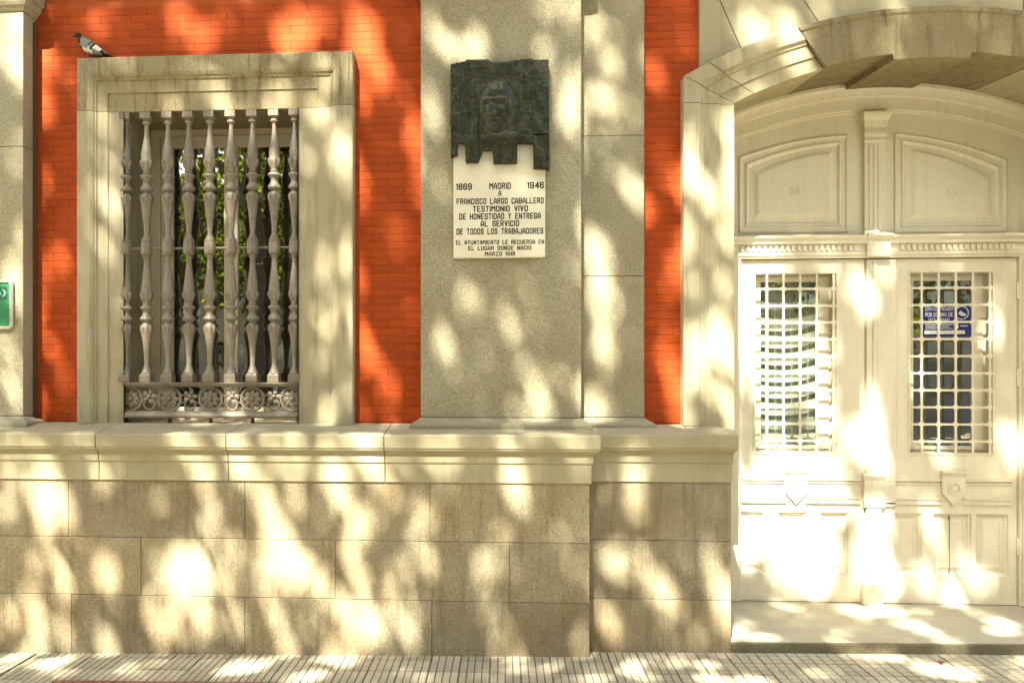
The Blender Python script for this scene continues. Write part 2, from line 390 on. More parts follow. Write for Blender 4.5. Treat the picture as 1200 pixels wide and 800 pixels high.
mb = MB(); mb.box(XLP, XLP+.035, -.05, -.006, 1.59, 1.64); mb.box(XLP+.0005, XLP+.012, -.04, -.006, 1.641, 4.6)
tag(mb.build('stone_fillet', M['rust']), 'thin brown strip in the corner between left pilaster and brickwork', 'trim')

# ================================================================== WINDOW SURROUND
sur = empty('stone_window_surround', ((WL+WR)/2, 0, WB), 'moulded stone surround framing the barred window, top edge streaked with lichen', 'window surround')
ow = OR_-WR; ol = WL-OL
PRO = [(.0, -.40), (.0, .052), (.118, .055), (.121, .064), (.127, .064), (.198, .068), (.202, .078), (.212, .080), (.222, .092), (.240, .100), (.262, .103), (.335, .105), (.342, .098), (.342, .004)]
k_ = ow/.342; PRO = [(o*k_, p) for o, p in PRO]
for side in (-1, 1):
    mb = MB(); rs = []
    for z in (WB-.002, WT-.003): rs.append([((WL-o*ol/ow) if side < 0 else (WR+o), -p, z) for o, p in PRO])
    mb.rings(rs); mb.build('jamb', M['surround'], sur, recalc=True)
mb = MB(); rs = []
TT = OT-WT
def kz(o): return o/ow/1.0*TT
rs = [[(WL-o*ol/ow, -p, WT) for o, p in PRO], [(WL-o*ol/ow, -p, WT+kz(o)) for o, p in PRO], [(WR+o, -p, WT+kz(o)) for o, p in PRO], [(WR+o, -p, WT) for o, p in PRO]]
mb.rings(rs); lin = mb.build('lintel', M['lichen'], sur)
lin['label'] = 'lintel stained with dark vertical lichen streaks'

# ================================================================== IRON GRILLE
YG = -.02
gr = empty('iron_window_grille', ((WL+WR)/2, YG, WB), 'taupe cast iron grille of turned bars over a rosette panel in the window', 'window grille')
zt, zb = WT-.004, pz(246, 447.5, YG)
def vz(v): return zb+(447.5-v)/(447.5-127.5)*(zt-zb)
U = 1/158.0
bprof = [(136, 5.2), (137.5, 3.6), (139, 4.8), (140.5, 4.8), (142, 3.2), (144, 3.0), (152, 3.3), (162, 4.3), (170, 5.5), (177, 6.2), (183, 6.0), (184.5, 6.8), (186, 7.2), (190, 6.6), (195, 4.6), (197, 3.8), (198, 4.8), (199.5, 4.8),
 (200.5, 4.2), (202, 6.6), (204, 7.2), (206, 5.6), (209, 4.4), (213, 4.9), (216, 6.4), (218.5, 7.2), (220.5, 6.2), (221.5, 3.8), (223, 4.2), (224, 5.6), (227, 7.0), (232, 7.0), (234, 6.3), (236, 6.2), (245, 5.4), (258, 4.2), (272, 3.4),
 (275, 4.6), (277, 4.6), (278.5, 6.0), (281, 6.2)]
bprof2 = [(296, 6.0), (298, 4.4), (299, 5.0), (300.5, 4.0), (302, 3.5), (312, 4.0), (325, 5.2), (336, 6.2), (340.5, 6.2), (341.5, 7.0), (345, 7.2), (350, 5.6), (353, 4.2), (355, 4.8), (356.5, 4.6), (358, 6.6), (360, 7.0), (362, 5.4), (365, 4.4), (368, 5.2),
 (371, 6.8), (373, 7.2), (375, 5.6), (376.5, 4.0), (378.5, 5.0), (381, 6.8), (386, 7.0), (389, 6.2), (392, 5.8), (402, 4.6), (415, 3.7), (428, 3.4), (430, 4.4), (431.5, 4.4), (433, 5.2), (435, 5.4), (437, 6.4)]
bar = MB()
def flute(prof):
    rs = []
    for v, r in [(v_, 4.9+(r_-4.9)*1.32) for v_, r_ in prof]:
        fl = (184 < v < 196) or (224 < v < 234) or (341 < v < 351) or (379 < v < 390)
        rs.append([((r*U*(.97 if not fl else (1.0 if j % 2 else .82)))*math.cos(2*math.pi*j/16), (r*U*(.97 if not fl else (1.0 if j % 2 else .82)))*math.sin(2*math.pi*j/16), vz(v)-zb) for j in range(16)])
    return rs
bar.rings(flute(bprof)); bar.rings(flute(bprof2))
q = 6.0*U
bar.rect([(vz(136)-zb, q*.6), (vz(134.8)-zb, q), (vz(127.6)-zb, q)], -.0, .0, q, 1, 1); 
bar.v = bar.v
bar.lathe([(6.0*U, vz(296)-zb), (6.9*U, vz(294)-zb), (6.9*U, vz(283)-zb), (6.0*U, vz(281)-zb)], n=8)
q = 6.6*U
bar.rings([[(-a, -a, z), (a, -a, z), (a, a, z), (-a, a, z)] for a, z in ((q, 0), (q, vz(439.5)-zb), (q*.85, vz(438.5)-zb), (q*.8, vz(437)-zb))])
bar_me = bar.mesh('baluster', M['iron'], smooth=True, angle=40)
us = [147.8, 172, 197, 221.5, 246, 271, 296, 321.5, 345.5]
for u in us:
    o = bpy.data.objects.new('baluster', bar_me); COL.objects.link(o); o.parent = gr
    o.location = (px(u, YG)-gr.location.x, 0, zb-gr.location.z); o.rotation_euler.z = random.uniform(-.03, .03)
mb = MB(); mb.tube([(WL, YG+.012, vz(288.5)), (WR, YG+.012, vz(288.5))], .0085, 8); mb.build('cross_bar', M['iron'], gr, smooth=True)
xg0, xg1 = WL+.008, WR-.008
z1_ = pz(246, 447.5, YG); z2_ = pz(246, 453, YG); z3_ = pz(246, 481.5, YG); z4_ = pz(246, 489.5, YG)
mb = MB(); mb.rect([(z2_, .030), (z2_+.008, .036), (z1_-.010, .048), (z1_-.003, .048)], xg0, xg1, YG+.03, 0, 0, YG); mb.build('top_rail', M['iron'], gr, bevel=.002)
mb = MB(); mb.rect([(z4_, .040), (z4_+.016, .044), (z3_-.014, .034), (z3_, .030)], xg0, xg1, YG+.03, 0, 0, YG); mb.build('bottom_rail', M['iron'], gr, bevel=.002)
zm = (z2_+z3_)/2; hh = (z2_-z3_)/2
def flower(mb, x, z, R, n, y):
    for i in range(n):
        a = 2*math.pi*i/n; c, s_ = math.cos(a), math.sin(a); w_ = R*.30
        pts = [(.18*R, 0), (.5*R, w_), (.92*R, w_*.75), (R, 0), (.92*R, -w_*.75), (.5*R, -w_)]
        o2 = [(x+p*c-q_*s_, z+p*s_+q_*c) for p, q_ in pts]; cx, cz = x+.6*R*c, z+.6*R*s_
        b = len(mb.v); mb.add([(p, y, q_) for p, q_ in o2]+[(cx, y-.012, cz)], [(j, (j+1) % 6, 6) for j in range(6)])
    mb.rings([[(x+r*math.cos(2*math.pi*j/8), yy, z+r*math.sin(2*math.pi*j/8)) for j in range(8)] for r, yy in ((R*.28, y+.004), (R*.26, y-.014), (R*.12, y-.020))])
def petal_me(R, big):
    mb = MB()
    if big:
        mb.torus((0, 0, 0), R*.97, .0085, 28, 8); mb.torus((0, .004, 0), R*.80, .004, 24, 6); flower(mb, 0, 0, R*.74, 8, -.002)
    else:
        mb.torus((0, 0, -R*.48), R*.46, .0065, 20, 6); flower(mb, 0, R*.22, R*.66, 5, -.002)
        for s_ in (-1, 1): mb.tube([(s_*R*.35, 0, R*.2), (s_*R*.75, .0, R*.35), (s_*R*1.05, 0, 0), (s_*R*.85, 0, -R*.4), (s_*R*.5, 0, -R*.25)], [.005, .008, .007, .006, .004], 6)
        mb.tube([(0, 0, R*.7), (0, 0, R*1.02)], .006, 6)
    return mb.mesh('rosette', M['iron'], smooth=True, recalc=False)
big_me, small_me = petal_me(hh*.98, True), petal_me(hh*.95, False)
for u, me in ((199, big_me), (247, big_me), (296, big_me), (175, small_me), (223, small_me), (272, small_me), (321, small_me), (153.5, big_me), (342.5, big_me)):
    o = bpy.data.objects.new('rosette' if me is big_me else 'leaf_scroll', me); COL.objects.link(o); o.parent = gr
    o.location = (px(u, YG)-gr.location.x, 0, zm-gr.location.z)
for xa_, xb_ in ((WL+.0005, WL+.006), (WR-.006, WR-.0005)):  # thin dark strips stand in for the shaded gap along each jamb
    mb = MB(); mb.box(xa_, xb_, -.06, YG+.03, WB+.001, WT-.002); mb.build('edge_gap', M['gap_shade'], gr)
for u in (199, 247, 296):
    mb = MB(); mb.lathe([(.016, WB+.002), (.022, WB+.008), (.012, WB+.016), (.014, z4_-.006), (.02, z4_)], (px(u, YG), YG), 8)
    mb.build('foot', M['rust'], gr, smooth=True)

# ================================================================== CASEMENT WINDOW
YF = .40
cw = empty('casement_window', ((WL+WR)/2, YF, WB), 'cream framed casement window with dark reflecting panes behind the iron grille', 'window')
ga, gb, gc_ = px(203, YF+.03), px(263, YF+.03), px(279, YF+.03)
ztg = pz(246, 172, YF); zbg = WB+.10
gd = WR-.05
mb = MB(); plate(mb, WL-.01, WR+.01, WB, WT+.02, [(px(187, YF), WR-.03, WB+.05, pz(246, 158, YF))], YF, YF+.08); mb.build('frame', M['frame'], cw, bevel=.003)
mb = MB(); plate(mb, px(187, YF)+.004, WR-.034, WB+.054, pz(246, 158, YF)-.004, [(ga, gb, zbg, ztg), (gc_, gd, zbg, ztg)], YF+.018, YF+.06); mb.build('sash', M['door'], cw, bevel=.004)
for a, b in ((ga, gb), (gc_, gd)):
    mb = MB(); mb.box(a-.005, b+.005, YF+.038, YF+.043, zbg-.005, ztg+.005); mb.build('pane', M['glass'], cw)
mb = MB(); plate(mb, WL-.40, WL-.002, WB, WT, [], -.02, YF+.5); mb.v = [(x, y, z) for x, y, z in mb.v]
mb = MB()
mb.box(WL, WR, .0, YF+.1, WB-.2, WB-.003)
mb.build('inner_sill', M['frame'], cw)
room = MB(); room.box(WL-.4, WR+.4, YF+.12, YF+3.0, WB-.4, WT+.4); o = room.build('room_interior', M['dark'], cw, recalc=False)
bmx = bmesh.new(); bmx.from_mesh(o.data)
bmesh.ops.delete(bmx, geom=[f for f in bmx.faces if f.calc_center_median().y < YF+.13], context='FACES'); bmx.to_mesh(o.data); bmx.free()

# ================================================================== ARCHED DOORWAY SURROUND
half0, half1, sp0, sp1, ap0, ap1 = 1.33, XC-JL, 3.873, 4.052, 4.185, 4.497
def arch(s, t, drop=0):
    h = half0+(half1-half0)*s; sp = sp0+(sp1-sp0)*s; ap = ap0+(ap1-ap0)*s; r = ap-sp; R = (h*h+r*r)/(2*r)
    x = t*h; return XC+x, ap-R+math.sqrt(R*R-x*x)-drop
YD = .72
APR = [(0, -YD-.04), (0, .052), (.29, .055), (.30, .066), (.33, .066), (.58, .070), (.60, .080), (.66, .086), (.70, .100), (.98, .105), (1.0, .100), (1.0, .004)]
APF = [(0, -YD-.04), (0, .100), (.45, .102), (.86, .103), (.90, .112), (.98, .112), (1.0, .106), (1.0, .004)]
sur2 = empty('stone_arch_surround', (XC-half0, 0, 1.59), 'moulded stone surround with shallow segmental arch and keystone round the cream door', 'door surround')
def vous(t0, t1, prof, drop=0, name='voussoir', mat='surround', j=.0016):
    n = max(2, int((t1-t0)/.06)); rs = []
    for i in range(n+1):
        t = t0+j+(t1-t0-2*j)*i/n; ring = []
        for s, p in prof:
            x, z = arch(s, t, drop*(1-s)); 
            if s == 0 and p < 0: z += .08
            ring.append((x, -p, z))
        rs.append(ring)
    mb = MB(); mb.rings(rs); return mb.build(name, M[mat], sur2)
def tx(u): return (px(u, -.1)-XC)/half0
t1_, t2_, t3_ = tx(886), tx(968), tx(1047.5)
vous(-1, t1_, APR); vous(t1_, t2_, APR); vous(t2_, t3_, APF, mat='sooty')
vous(t3_, -t3_, APF, .042, 'keystone', 'sooty'); vous(-t3_, -t2_, APF, mat='sooty'); vous(-t2_, -t1_, APR); vous(-t1_, 1, APR)
for sd in (-1, 1):
    hx = lambda s: XC+sd*(half0+(half1-half0)*s)
    mb = MB(); mb.rings([[(hx(s), -p, 1.586 if s > .68 else 1.560) for s, p in APR], [(hx(s), -p, 3.862) for s, p in APR]]); mb.build('jamb', M['surround'], sur2)
    mb = MB(); mb.rings([[(hx(s), -p, 3.866) for s, p in APR], [(hx(s), -p, arch(s, sd)[1]+(.08 if (s == 0 and p < 0) else 0)-.0015) for s, p in APR]]); mb.build('springer', M['surround'], sur2)
# plain stone slabs over the arch, cut by slanting joints
sp = empty('spandrel_masonry', (2.2, 0, 4.3), 'smooth pale stone slabs above the arch with slanting joints', 'wall')
xa = px(820, -.04); P2 = lambda u, v: (px(u, -.04), pz(u, v, -.04))
s1 = [(xa, 4.0), (px(867, -.04), 4.08), P2(867, 56), P2(836, -18), (P2(836, -18)[0]-.35, 5.4), (xa, 5.4)]
s1 = [(xa, 4.0), (px(870, -.04), 4.15), P2(869, 60), P2(843, 0), (P2(843, 0)[0]-.4*.55, 5.4), (xa, 5.4)]
s1[4] = (max(xa+.02, s1[4][0]), 5.4)
g = .006
s2 = [(s1[1][0]+g, 4.15), (px(960, -.04), 4.2), P2(961, 30), P2(940, -2), (P2(940, -2)[0]-.15, 5.4), (s1[4][0]+g, 5.4), (s1[3][0]+g, s1[3][1]), (s1[2][0]+g, s1[2][1])]
s3 = [(s2[1][0]+g, 4.2), (3.6, 4.2), (3.6, 5.4), (s2[4][0]+g, 5.4), (s2[3][0]+g, s2[3][1]), (s2[2][0]+g, s2[2][1])]
s4 = [(3.6+g, 4.2), (5.6, 4.0), (5.6, 5.4), (3.6+g, 5.4)]
for pts in (s1, s2, s3, s4):
    mb = MB(); mb.xz([(pts, -.04), (pts, .0)]); mb.build('spandrel_stone', M['ledge'], sp, bevel=.002)
mb = MB(); mb.box(1.66, 5.8, .004, .1, 4.52, 6.5); mb.box(4.70, 5.8, .004, .1, -.1, 4.52); mb.build('backing', M['ledge'], sp)
# threshold step
st = MB(); xs0, xs1_ = 1.50, 4.6
def stp(x, y, z): return (x, y, z)
yf = -.225
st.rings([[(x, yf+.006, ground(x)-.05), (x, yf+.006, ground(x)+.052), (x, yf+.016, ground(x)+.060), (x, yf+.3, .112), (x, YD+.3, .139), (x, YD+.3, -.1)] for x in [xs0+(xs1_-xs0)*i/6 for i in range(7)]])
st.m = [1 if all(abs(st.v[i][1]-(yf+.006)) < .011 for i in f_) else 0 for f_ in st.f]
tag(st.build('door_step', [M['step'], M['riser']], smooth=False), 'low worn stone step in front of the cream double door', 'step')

# ================================================================== DOOR
dr = empty('arched_double_door', (XC, YD, .13), 'cream painted double door with arched panelled tympanum and two grilled lights', 'door')
ZD0 = .134; ZT = 2.873
XM = px(1014, YD); XDL, XDR = 1.60, px(1192, YD)
def leaf(x0, x1, hx0, hx1, pans, xm, label):
    hz0, hz1 = pz(1100, 531, YD), pz(1100, 319, YD)
    zp0, zp1 = pz(1100, 674, YD), pz(1100, 602, YD)
    holes = [(hx0, hx1, hz0, hz1)]+[(a, b, zp0, zp1) for a, b in pans]
    mb = MB(); plate(mb, x0, x1, ZD0, ZT-.006, holes, YD, YD+.06); lf = mb.build('door_leaf', M['door'], dr, bevel=.004); lf['label'] = label
    for a, b in pans:                                            # recessed lower panels
        mb = MB(); a += .001; b -= .001; r = lambda d: [(a+d, zp0+d+.001), (b-d, zp0+d+.001), (b-d, zp1-d-.001), (a+d, zp1-d-.001)]
        mb.xz([(r(0), YD+.055), (r(0), YD+.010), (r(.012), YD+.016), (r(.022), YD+.030), (r(.045), YD+.026), (r(.06), YD+.018)], cap0=False)
        mb.build('lower_panel', M['door'], lf)
    # raised moulding round the light
    mb = MB(); e = .012
    mb.xz([([(hx0-d, hz0-d), (hx1+d, hz0-d), (hx1+d, hz1+d), (hx0-d, hz1+d)], y) for d, y in ((e, YD-.001), (e, YD-.006), (0, YD-.008), (-.004, YD+.05))], False, False)
    mb.build('light_moulding', M['door'], lf, recalc=False)
    # belt mouldings and medallion
    z = lambda v: pz(1100, v, YD); s0, s1 = x0+.05, x1-.05
    for v, hgt, p in ((562, .014, .020), (566, .012, .012), (584, .010, .010), (589, .016, .018)):
        for a, b in ((s0, xm-.085), (xm+.085, s1)):
            mb = MB(); mb.rect([(z(v)-hgt, p*.4), (z(v)-hgt*.6, p), (z(v), p), (z(v)+.003, p*.3)], a, b, YD-.001, .5, .5, YD); mb.build('belt_moulding', M['door'], lf)
    mb = MB(); zt_ = z(556)
    sh = [(xm-.088, zt_), (xm-.088, z(577)), (xm, z(592)), (xm+.088, z(577)), (xm+.088, zt_)]
    inn = [(xm+(x-xm)*.9, (zz-z(572))*.9+z(572)) for x, zz in sh]
    mb.xz([(sh, YD-.001), (sh, YD-.022), (inn, YD-.026)], cap0=False)
    mb.torus((xm, YD-.027, z(571.5)), .044, .009, 24, 6); mb.rings([[(xm+r*math.cos(a), y, z(571.5)+r*math.sin(a)) for a in [2*math.pi*j/16 for j in range(16)]] for r, y in ((.03, YD-.02), (.026, YD-.034), (.008, YD-.036))])
    mb.rect([(zt_-.002, .03), (zt_+.016, .042), (zt_+.022, .045), (zt_+.032, .03)], xm-.092, xm+.092, YD-.001, 0, 0, YD)
    mb.build('medallion', M['door'], lf)
    # glazed sash set back in the light
    ys = YD+.075; a, b, c, d = hx0+.012, hx1-.022, hz0+.018, hz1-.012
    fw = .055
    mb = MB(); plate(mb, a+.004, b-.004, c+.004, d-.004, [(a+fw, b-fw-.03, c+fw-.02, d-fw+.01)], ys, ys+.03); mb.build('glazing_frame', M['door'], lf, bevel=.003)
    mb = MB(); plate(mb, hx0-.03, hx1+.03, hz0-.03, hz1+.03, [(a+fw-.01, b-fw-.02, c+fw-.03, d-fw+.02)], ys+.012, ys+.04); mb.build('sash_backing', M['door'], lf)  # board in door paint behind the sash frame
    mb = MB(); mb.box(a+fw-.004, b-fw-.026, ys+.018, ys+.022, c+fw-.024, d-fw+.014); mb.build('door_pane', M['glass_door'], lf)
    # white bar grille with rounded square openings
    yg = YD-.004; nh, step = 10, (pz(1100, 337.3, YD)-pz(1100, 517, YD))/9.0
    zs = [pz(1100, 517, YD)+i*step for i in range(nh)]; dx = (px(1121, YD)-px(1101, YD))
    x_mid = (hx0+hx1)/2; xsv = [hx0+(px(1080, YD)-px(1066, YD))+i*dx for i in range(5)]
    xsv = [x for x in xsv if x < hx1-.01]
    mb = MB(); bwid = .0155
    for x in xsv: mb.box(x-bwid/2, x+bwid/2, yg, yg+.012, hz0-.0, hz1)
    for i, zz in enumerate(zs): 
        xe = [hx0]+[x for x in xsv]+[hx1]
        for p, q_ in zip(xe, xe[1:]):
            a_ = p+(bwid/2 if p != hx0 else 0); b_ = q_-(bwid/2 if q_ != hx1 else 0)
            if b_ > a_: mb.box(a_, b_, yg+.0005, yg+.0115, zz-bwid/2, zz+bwid/2)
    f_ = .016
    for x in xsv:                                                # small web at every crossing rounds the corners
        for zz in zs:
            for sx in (-1, 1):
                for sz in (-1, 1):
                    x_, z_ = x+sx*bwid/2, zz+sz*bwid/2
                    pts = [(x_, z_), (x_+sx*f_, z_), (x_+sx*f_*.35, z_+sz*f_*.35), (x_, z_+sz*f_)]
                    if sx*sz < 0: pts = pts[::-1]
                    mb.xz([(pts, yg+.001), (pts, yg+.011)])
    mb.build('light_grille', M['door'], lf)
    return lf, (a, b, c, d, fw, ys)
hxl = (px(885, YD), px(980, YD)); hxr = (px(1066, YD), px(1163, YD))
XU = lambda u: px(u, YD)
lfl, gL = leaf(XDL, XM-.002, *hxl, [(XU(866), XU(896)), (XU(912), XU(945)), (XU(961), XU(994))], XU(932), 'left door leaf with a white louvred blind behind its grille')
lfr, gR = leaf(XM+.002, XDR, *hxr, [(XU(1048), XU(1080)), (XU(1094), XU(1138)), (XU(1144), XU(1181))], XU(1116), 'right door leaf with a blue alarm notice behind its grille')
mb = MB(); mb.box(XU(1113.7), XU(1114.0), YD+.0125, YD+.05, pz(1100, 676, YD), pz(1100, 600, YD)); mb.build('crack', M['groove'], lfr)
# meeting bead
x0, x1 = XM+.004, XU(1049)
z = lambda v: pz(1030, v, YD)
mb = MB(); mb.rect([(z(593), .018), (ZT-.01, .018)], x0, x1, YD-.001, 0, 0, YD)
mb.rect([(z(593), .026), (ZT-.012, .026)], x0+.045, x0+.075, YD-.0185, 0, 0, YD)
mb.build('meeting_bead', M['door'], dr, bevel=.004)
xb0, xb1 = XM-.012, XU(1033)
mb = MB(); mb.rect([(z(594), .036), (z(590), .044), (z(586), .046), (z(583), .034), (z(562), .034), (z(559), .044), (z(556), .050), (z(554), .03)], xb0, xb1, YD-.001, .3, .3, YD); mb.build('bead_block', M['door'], dr, bevel=.002)
mb = MB(); mb.rect([(z(682), .03), (z(594.5), .03)], XM-.002, XU(1031), YD-.001, 0, 0, YD); mb.rect([(ZD0-.01, .055), (z(683), .055), (z(680), .035)], XU(1008), XU(1031), YD-.001, 0, 0, YD); mb.build('bead_foot', M['door'], dr, bevel=.004)
# right frame post
mb = MB(); mb.box(XDR+.003, 4.32, YD-.03, YD+.05, ZD0, ZT); mb.box(XDR+.02, 4.3, YD-.045, YD-.0305, ZD0, ZT-.01)
for v in (340, 442, 640): mb.lathe([(.012, pz(1190, v+10, YD)), (.012, pz(1190, v-10, YD))], (XDR+.002, YD-.012), 8)
mb.build('frame_post', M['door'], dr, bevel=.002)
mb = MB(); mb.box(1.56, px(868.5, YD-.03), YD-.03, YD-.0015, ZD0, ZT); mb.build('frame_post', M['door'], dr, bevel=.002)
# transom cornice
zz = lambda v: pz(1000, v, YD)
mb = MB(); mb.rect([(ZT, .03), (zz(300.5), .034), (zz(299.5), .042), (zz(296), .044), (zz(295.5), .036), (zz(287.5), .036), (zz(286.5), .060), (zz(283), .066), (zz(280), .085), (zz(277.5), .088), (zz(276), .05), (zz(275), .02)], 1.58, 4.32, YD+.06, 0, 0, YD)
trn = mb.build('transom', M['door'], dr, bevel=.0015)
mb = MB(); pitch = px(903.4, YD)-px(896.8, YD); x = XU(866)
while x < XU(1186):
    if not XU(1004) < x < XU(1050): mb.box(x, x+pitch*.55, YD-.050, YD-.036, zz(294.5), zz(288.5))
    x += pitch
mb.build('dentils', M['door'], trn)
mb = MB(); mb.rect([(zz(302), .07), (zz(298), .075), (zz(297), .066), (zz(283), .066), (zz(282), .080), (zz(278.5), .10), (zz(276), .10)], XU(1014.5), XU(1037), YD-.02, .25, .25, YD); mb.build('transom_block', M['door'], trn, bevel=.002)
# tympanum
def soff(x): return arch(0, (x-XC)/half0)[1]+.078
ty = MB(); n = 28; xs_ = [XC-half0+.004+2*(half0-.004)*i/n for i in range(n+1)]
pts = [(x, soff(x)) for x in xs_]; base = [(XC+half0-.004, ZT+.02), (XC-half0+.004, ZT+.02)]
ty.xz([(pts+base, YD+.03), (pts+base, YD+.07)]); tym = ty.build('tympanum', M['door'], dr)
mb = MB()
prof = [(.0, YD+.03), (.0, YD-.045), (.03, YD-.045), (.055, YD-.030), (.10, YD-.022), (.108, YD+.006), (.20, YD+.008), (.206, YD+.018), (.222, YD+.020), (.226, YD+.031)]
mb.rings([[(x, y, soff(x)-d-.002) for d, y in prof] for x in xs_]); mb.build('arched_cornice', M['door'], dr, smooth=True, angle=30)
def arcpan(ua, ub, va, vb, vbot, inset):
    a, b = XU(ua)+inset, XU(ub)-inset; zb_ = pz((ua+ub)/2, vbot, YD)+inset; za_, zb2 = pz(ua, va, YD), pz(ub, vb, YD); m_ = 8; top = []
    for i in range(m_+1):
        f = i/m_; x = a+(b-a)*f; top.append((x, za_+(zb2-za_)*f+.060*4*f*(1-f)*.6-inset*1.05))
    return [(a, zb_), (b, zb_)]+top[::-1]
for args, cx, cv, lab in (((867, 995, 183, 157, 272), 932, 223, 'left'), ((1050, 1182, 155, 186, 272), 1116, 226, 'right')):
    mb = MB(); A = lambda i: arcpan(*args, i); y = YD+.03
    mb.xz([(A(0), y-.001), (A(0), y-.012), (A(.010), y-.016), (A(.022), y-.006), (A(.05), y-.004), (A(.054), y-.014), (A(.066), y-.016), (A(.085), y+.000), (A(.088), y+.0004), (A(.118), y-.004), (A(.150), y-.018), (A(.156), y-.018)], cap0=False)
    zc_ = pz(cx, cv, YD); xc_ = XU(cx); mb.torus((xc_, y-.019, zc_), .036, .0045, 20, 6); mb.torus((xc_, y-.018, zc_), .016, .004, 14, 6)
    mb.build('tympanum_panel', M['door'], tym)
mb = MB(); z = lambda v: pz(1026, v, YD)
mb.rect([(zz(276), .045), (z(272), .045), (z(270), .034), (z(167), .034), (z(166), .044), (z(163.5), .046), (z(162.5), .036), (z(159.5), .036), (z(159), .046), (z(156.5), .048), (z(150), .040), (z(142), .052), (z(137), .075), (z(134), .08), (z(132.5), .08)], XU(1014.5)+.01, XU(1037)-.01, YD+.029, .55, .55, YD+.03)
for i in range(3):
    x = XU(1018+5.2*i); mb.box(x, x+.012, YD-.010, YD-.0045, z(268), z(170))
mb.build('centre_pilaster', M['door'], tym, bevel=.0015)
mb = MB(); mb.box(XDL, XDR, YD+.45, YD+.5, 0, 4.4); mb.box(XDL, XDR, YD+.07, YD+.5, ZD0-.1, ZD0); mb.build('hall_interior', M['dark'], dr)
# wavy blind behind the left light
a, b, c, d, fw, ys = gL
bl = empty('louvred_blind', ((a+b)/2, ys+.1, c), 'white wavy slatted blind behind the left door grille', 'blind')
yb_ = ys+.032
vlist = [352, 371, 391, 411, 431, 450, 470]
for k, v0 in enumerate(vlist):
    zt_ = pz(932, v0, yb_); hgt = .098 if k else .05; n = 14; rs = []
    for i in range(n+1):
        f = i/n; wv = -.020*math.sin(min(1, f/.72)*math.pi)+(.045*((f-.72)/.28) if f > .72 else 0); x = a+.03+(b-a-.06)*f
        rs.append([(x, yb_, zt_+wv), (x, yb_+.02, zt_-hgt+wv), (x, yb_+.024, zt_-hgt+wv), (x, yb_+.004, zt_+wv)])
    mb = MB(); mb.rings(rs); mb.build('slat', M['blind'], bl, smooth=True)
mb = MB(); mb.box(a+.02, b-.01, yb_+.05, yb_+.055, c+.02, d-.02); mb.build('blind_backing', M['backing'], bl)
# alarm notice behind the right light
ysn = gR[5]+.012
sx0, sx1, sz1, sz0 = px(1082, ysn), px(1137.5, ysn), pz(1110, 357, ysn), pz(1110, 394, ysn)
al = empty('alarm_notice', ((sx0+sx1)/2, ysn, sz0), 'blue and white alarm notice with a round symbol inside the right door glass', 'notice')
mb = MB(); mb.box(sx0, sx1, ysn, ysn+.002, sz0, sz1); mb.build('notice_board', M['blue'], al)

def text(body, cx, cz, width, height, y, mat, name, parent, bold=.0, ext=.0008, joinlist=None, align='CENTER'):
    cu = bpy.data.curves.new('t', 'FONT'); cu.body = body; cu.align_x = 'LEFT'; cu.size = 1; cu.offset = bold; cu.extrude = 0
    ob = bpy.data.objects.new('t', cu); COL.objects.link(ob); dg = bpy.context.evaluated_depsgraph_get()
    me = bpy.data.meshes.new_from_object(ob.evaluated_get(dg)); bpy.data.objects.remove(ob); bpy.data.curves.remove(cu)
    co = np.array([v.co[:] for v in me.vertices]); fs = [tuple(p.vertices) for p in me.polygons]; bpy.data.meshes.remove(me)
    mn, mx = co.min(0), co.max(0); sx = width/(mx[0]-mn[0]); sz = height/(mx[1]-mn[1])
    vs_ = [(cx-width/2+(p[0]-mn[0])*sx, y, cz-height/2+(p[1]-mn[1])*sz) for p in co]
    joinlist.add(vs_, fs)
nt_ = MB(); ph = (sz1-sz0)/37; W_ = sx1-sx0; cxl = sx0+W_*.33
text('ZONA CONTROLADA', cxl, sz1-ph*4.5, W_*.60, ph*5, ysn-.0012, None, 't', None, .015, joinlist=nt_)
text('POR SISTEMA DE', cxl, sz1-ph*11.5, W_*.58, ph*5, ysn-.0012, None, 't', None, .015, joinlist=nt_)
text('SEGURIDAD', cxl, sz1-ph*18, W_*.45, ph*4.4, ysn-.0012, None, 't', None, .015, joinlist=nt_)
for i, (v, f0, f1, h_) in enumerate(((23.2, .04, .62, .9), (25.6, .04, .55, .8), (27.8, .04, .62, .8), (32.2, .02, .88, 4.2), (22.5, .64, .68, 4), (25.5, .66, .74, 5), (24.8, .78, .94, 1))):
    zc_ = sz1-ph*v; x0_, x1_ = sx0+W_*f0, sx0+W_*f1; nt_.add([(x0_, ysn-.0012, zc_-ph*h_/2), (x1_, ysn-.0012, zc_-ph*h_/2), (x1_, ysn-.0012, zc_+ph*h_/2), (x0_, ysn-.0012, zc_+ph*h_/2)], [(0, 1, 2, 3)])
cxx, czz, RR = sx0+W_*.81, sz1-ph*9.5, ph*8
ring = lambda r: [(cxx+r*math.cos(2*math.pi*j/28), ysn-.0012, czz+r*math.sin(2*math.pi*j/28)) for j in range(28)]
nt_.rings([ring(RR), ring(RR*.87)], False, False)
nt_.add([(cxx-RR*.1, ysn-.0012, czz+RR*.35), (cxx-RR*.5, ysn-.0012, czz-RR*.1), (cxx-RR*.1, ysn-.0012, czz-RR*.45), (cxx+RR*.6, ysn-.0012, czz-RR*.45), (cxx+RR*.55, ysn-.0012, czz-RR*.1), (cxx+RR*.15, ysn-.0012, czz+RR*.0)], [(0, 1, 2, 3, 4, 5)])
nt_.build('notice_print', M['white'], al, recalc=False)

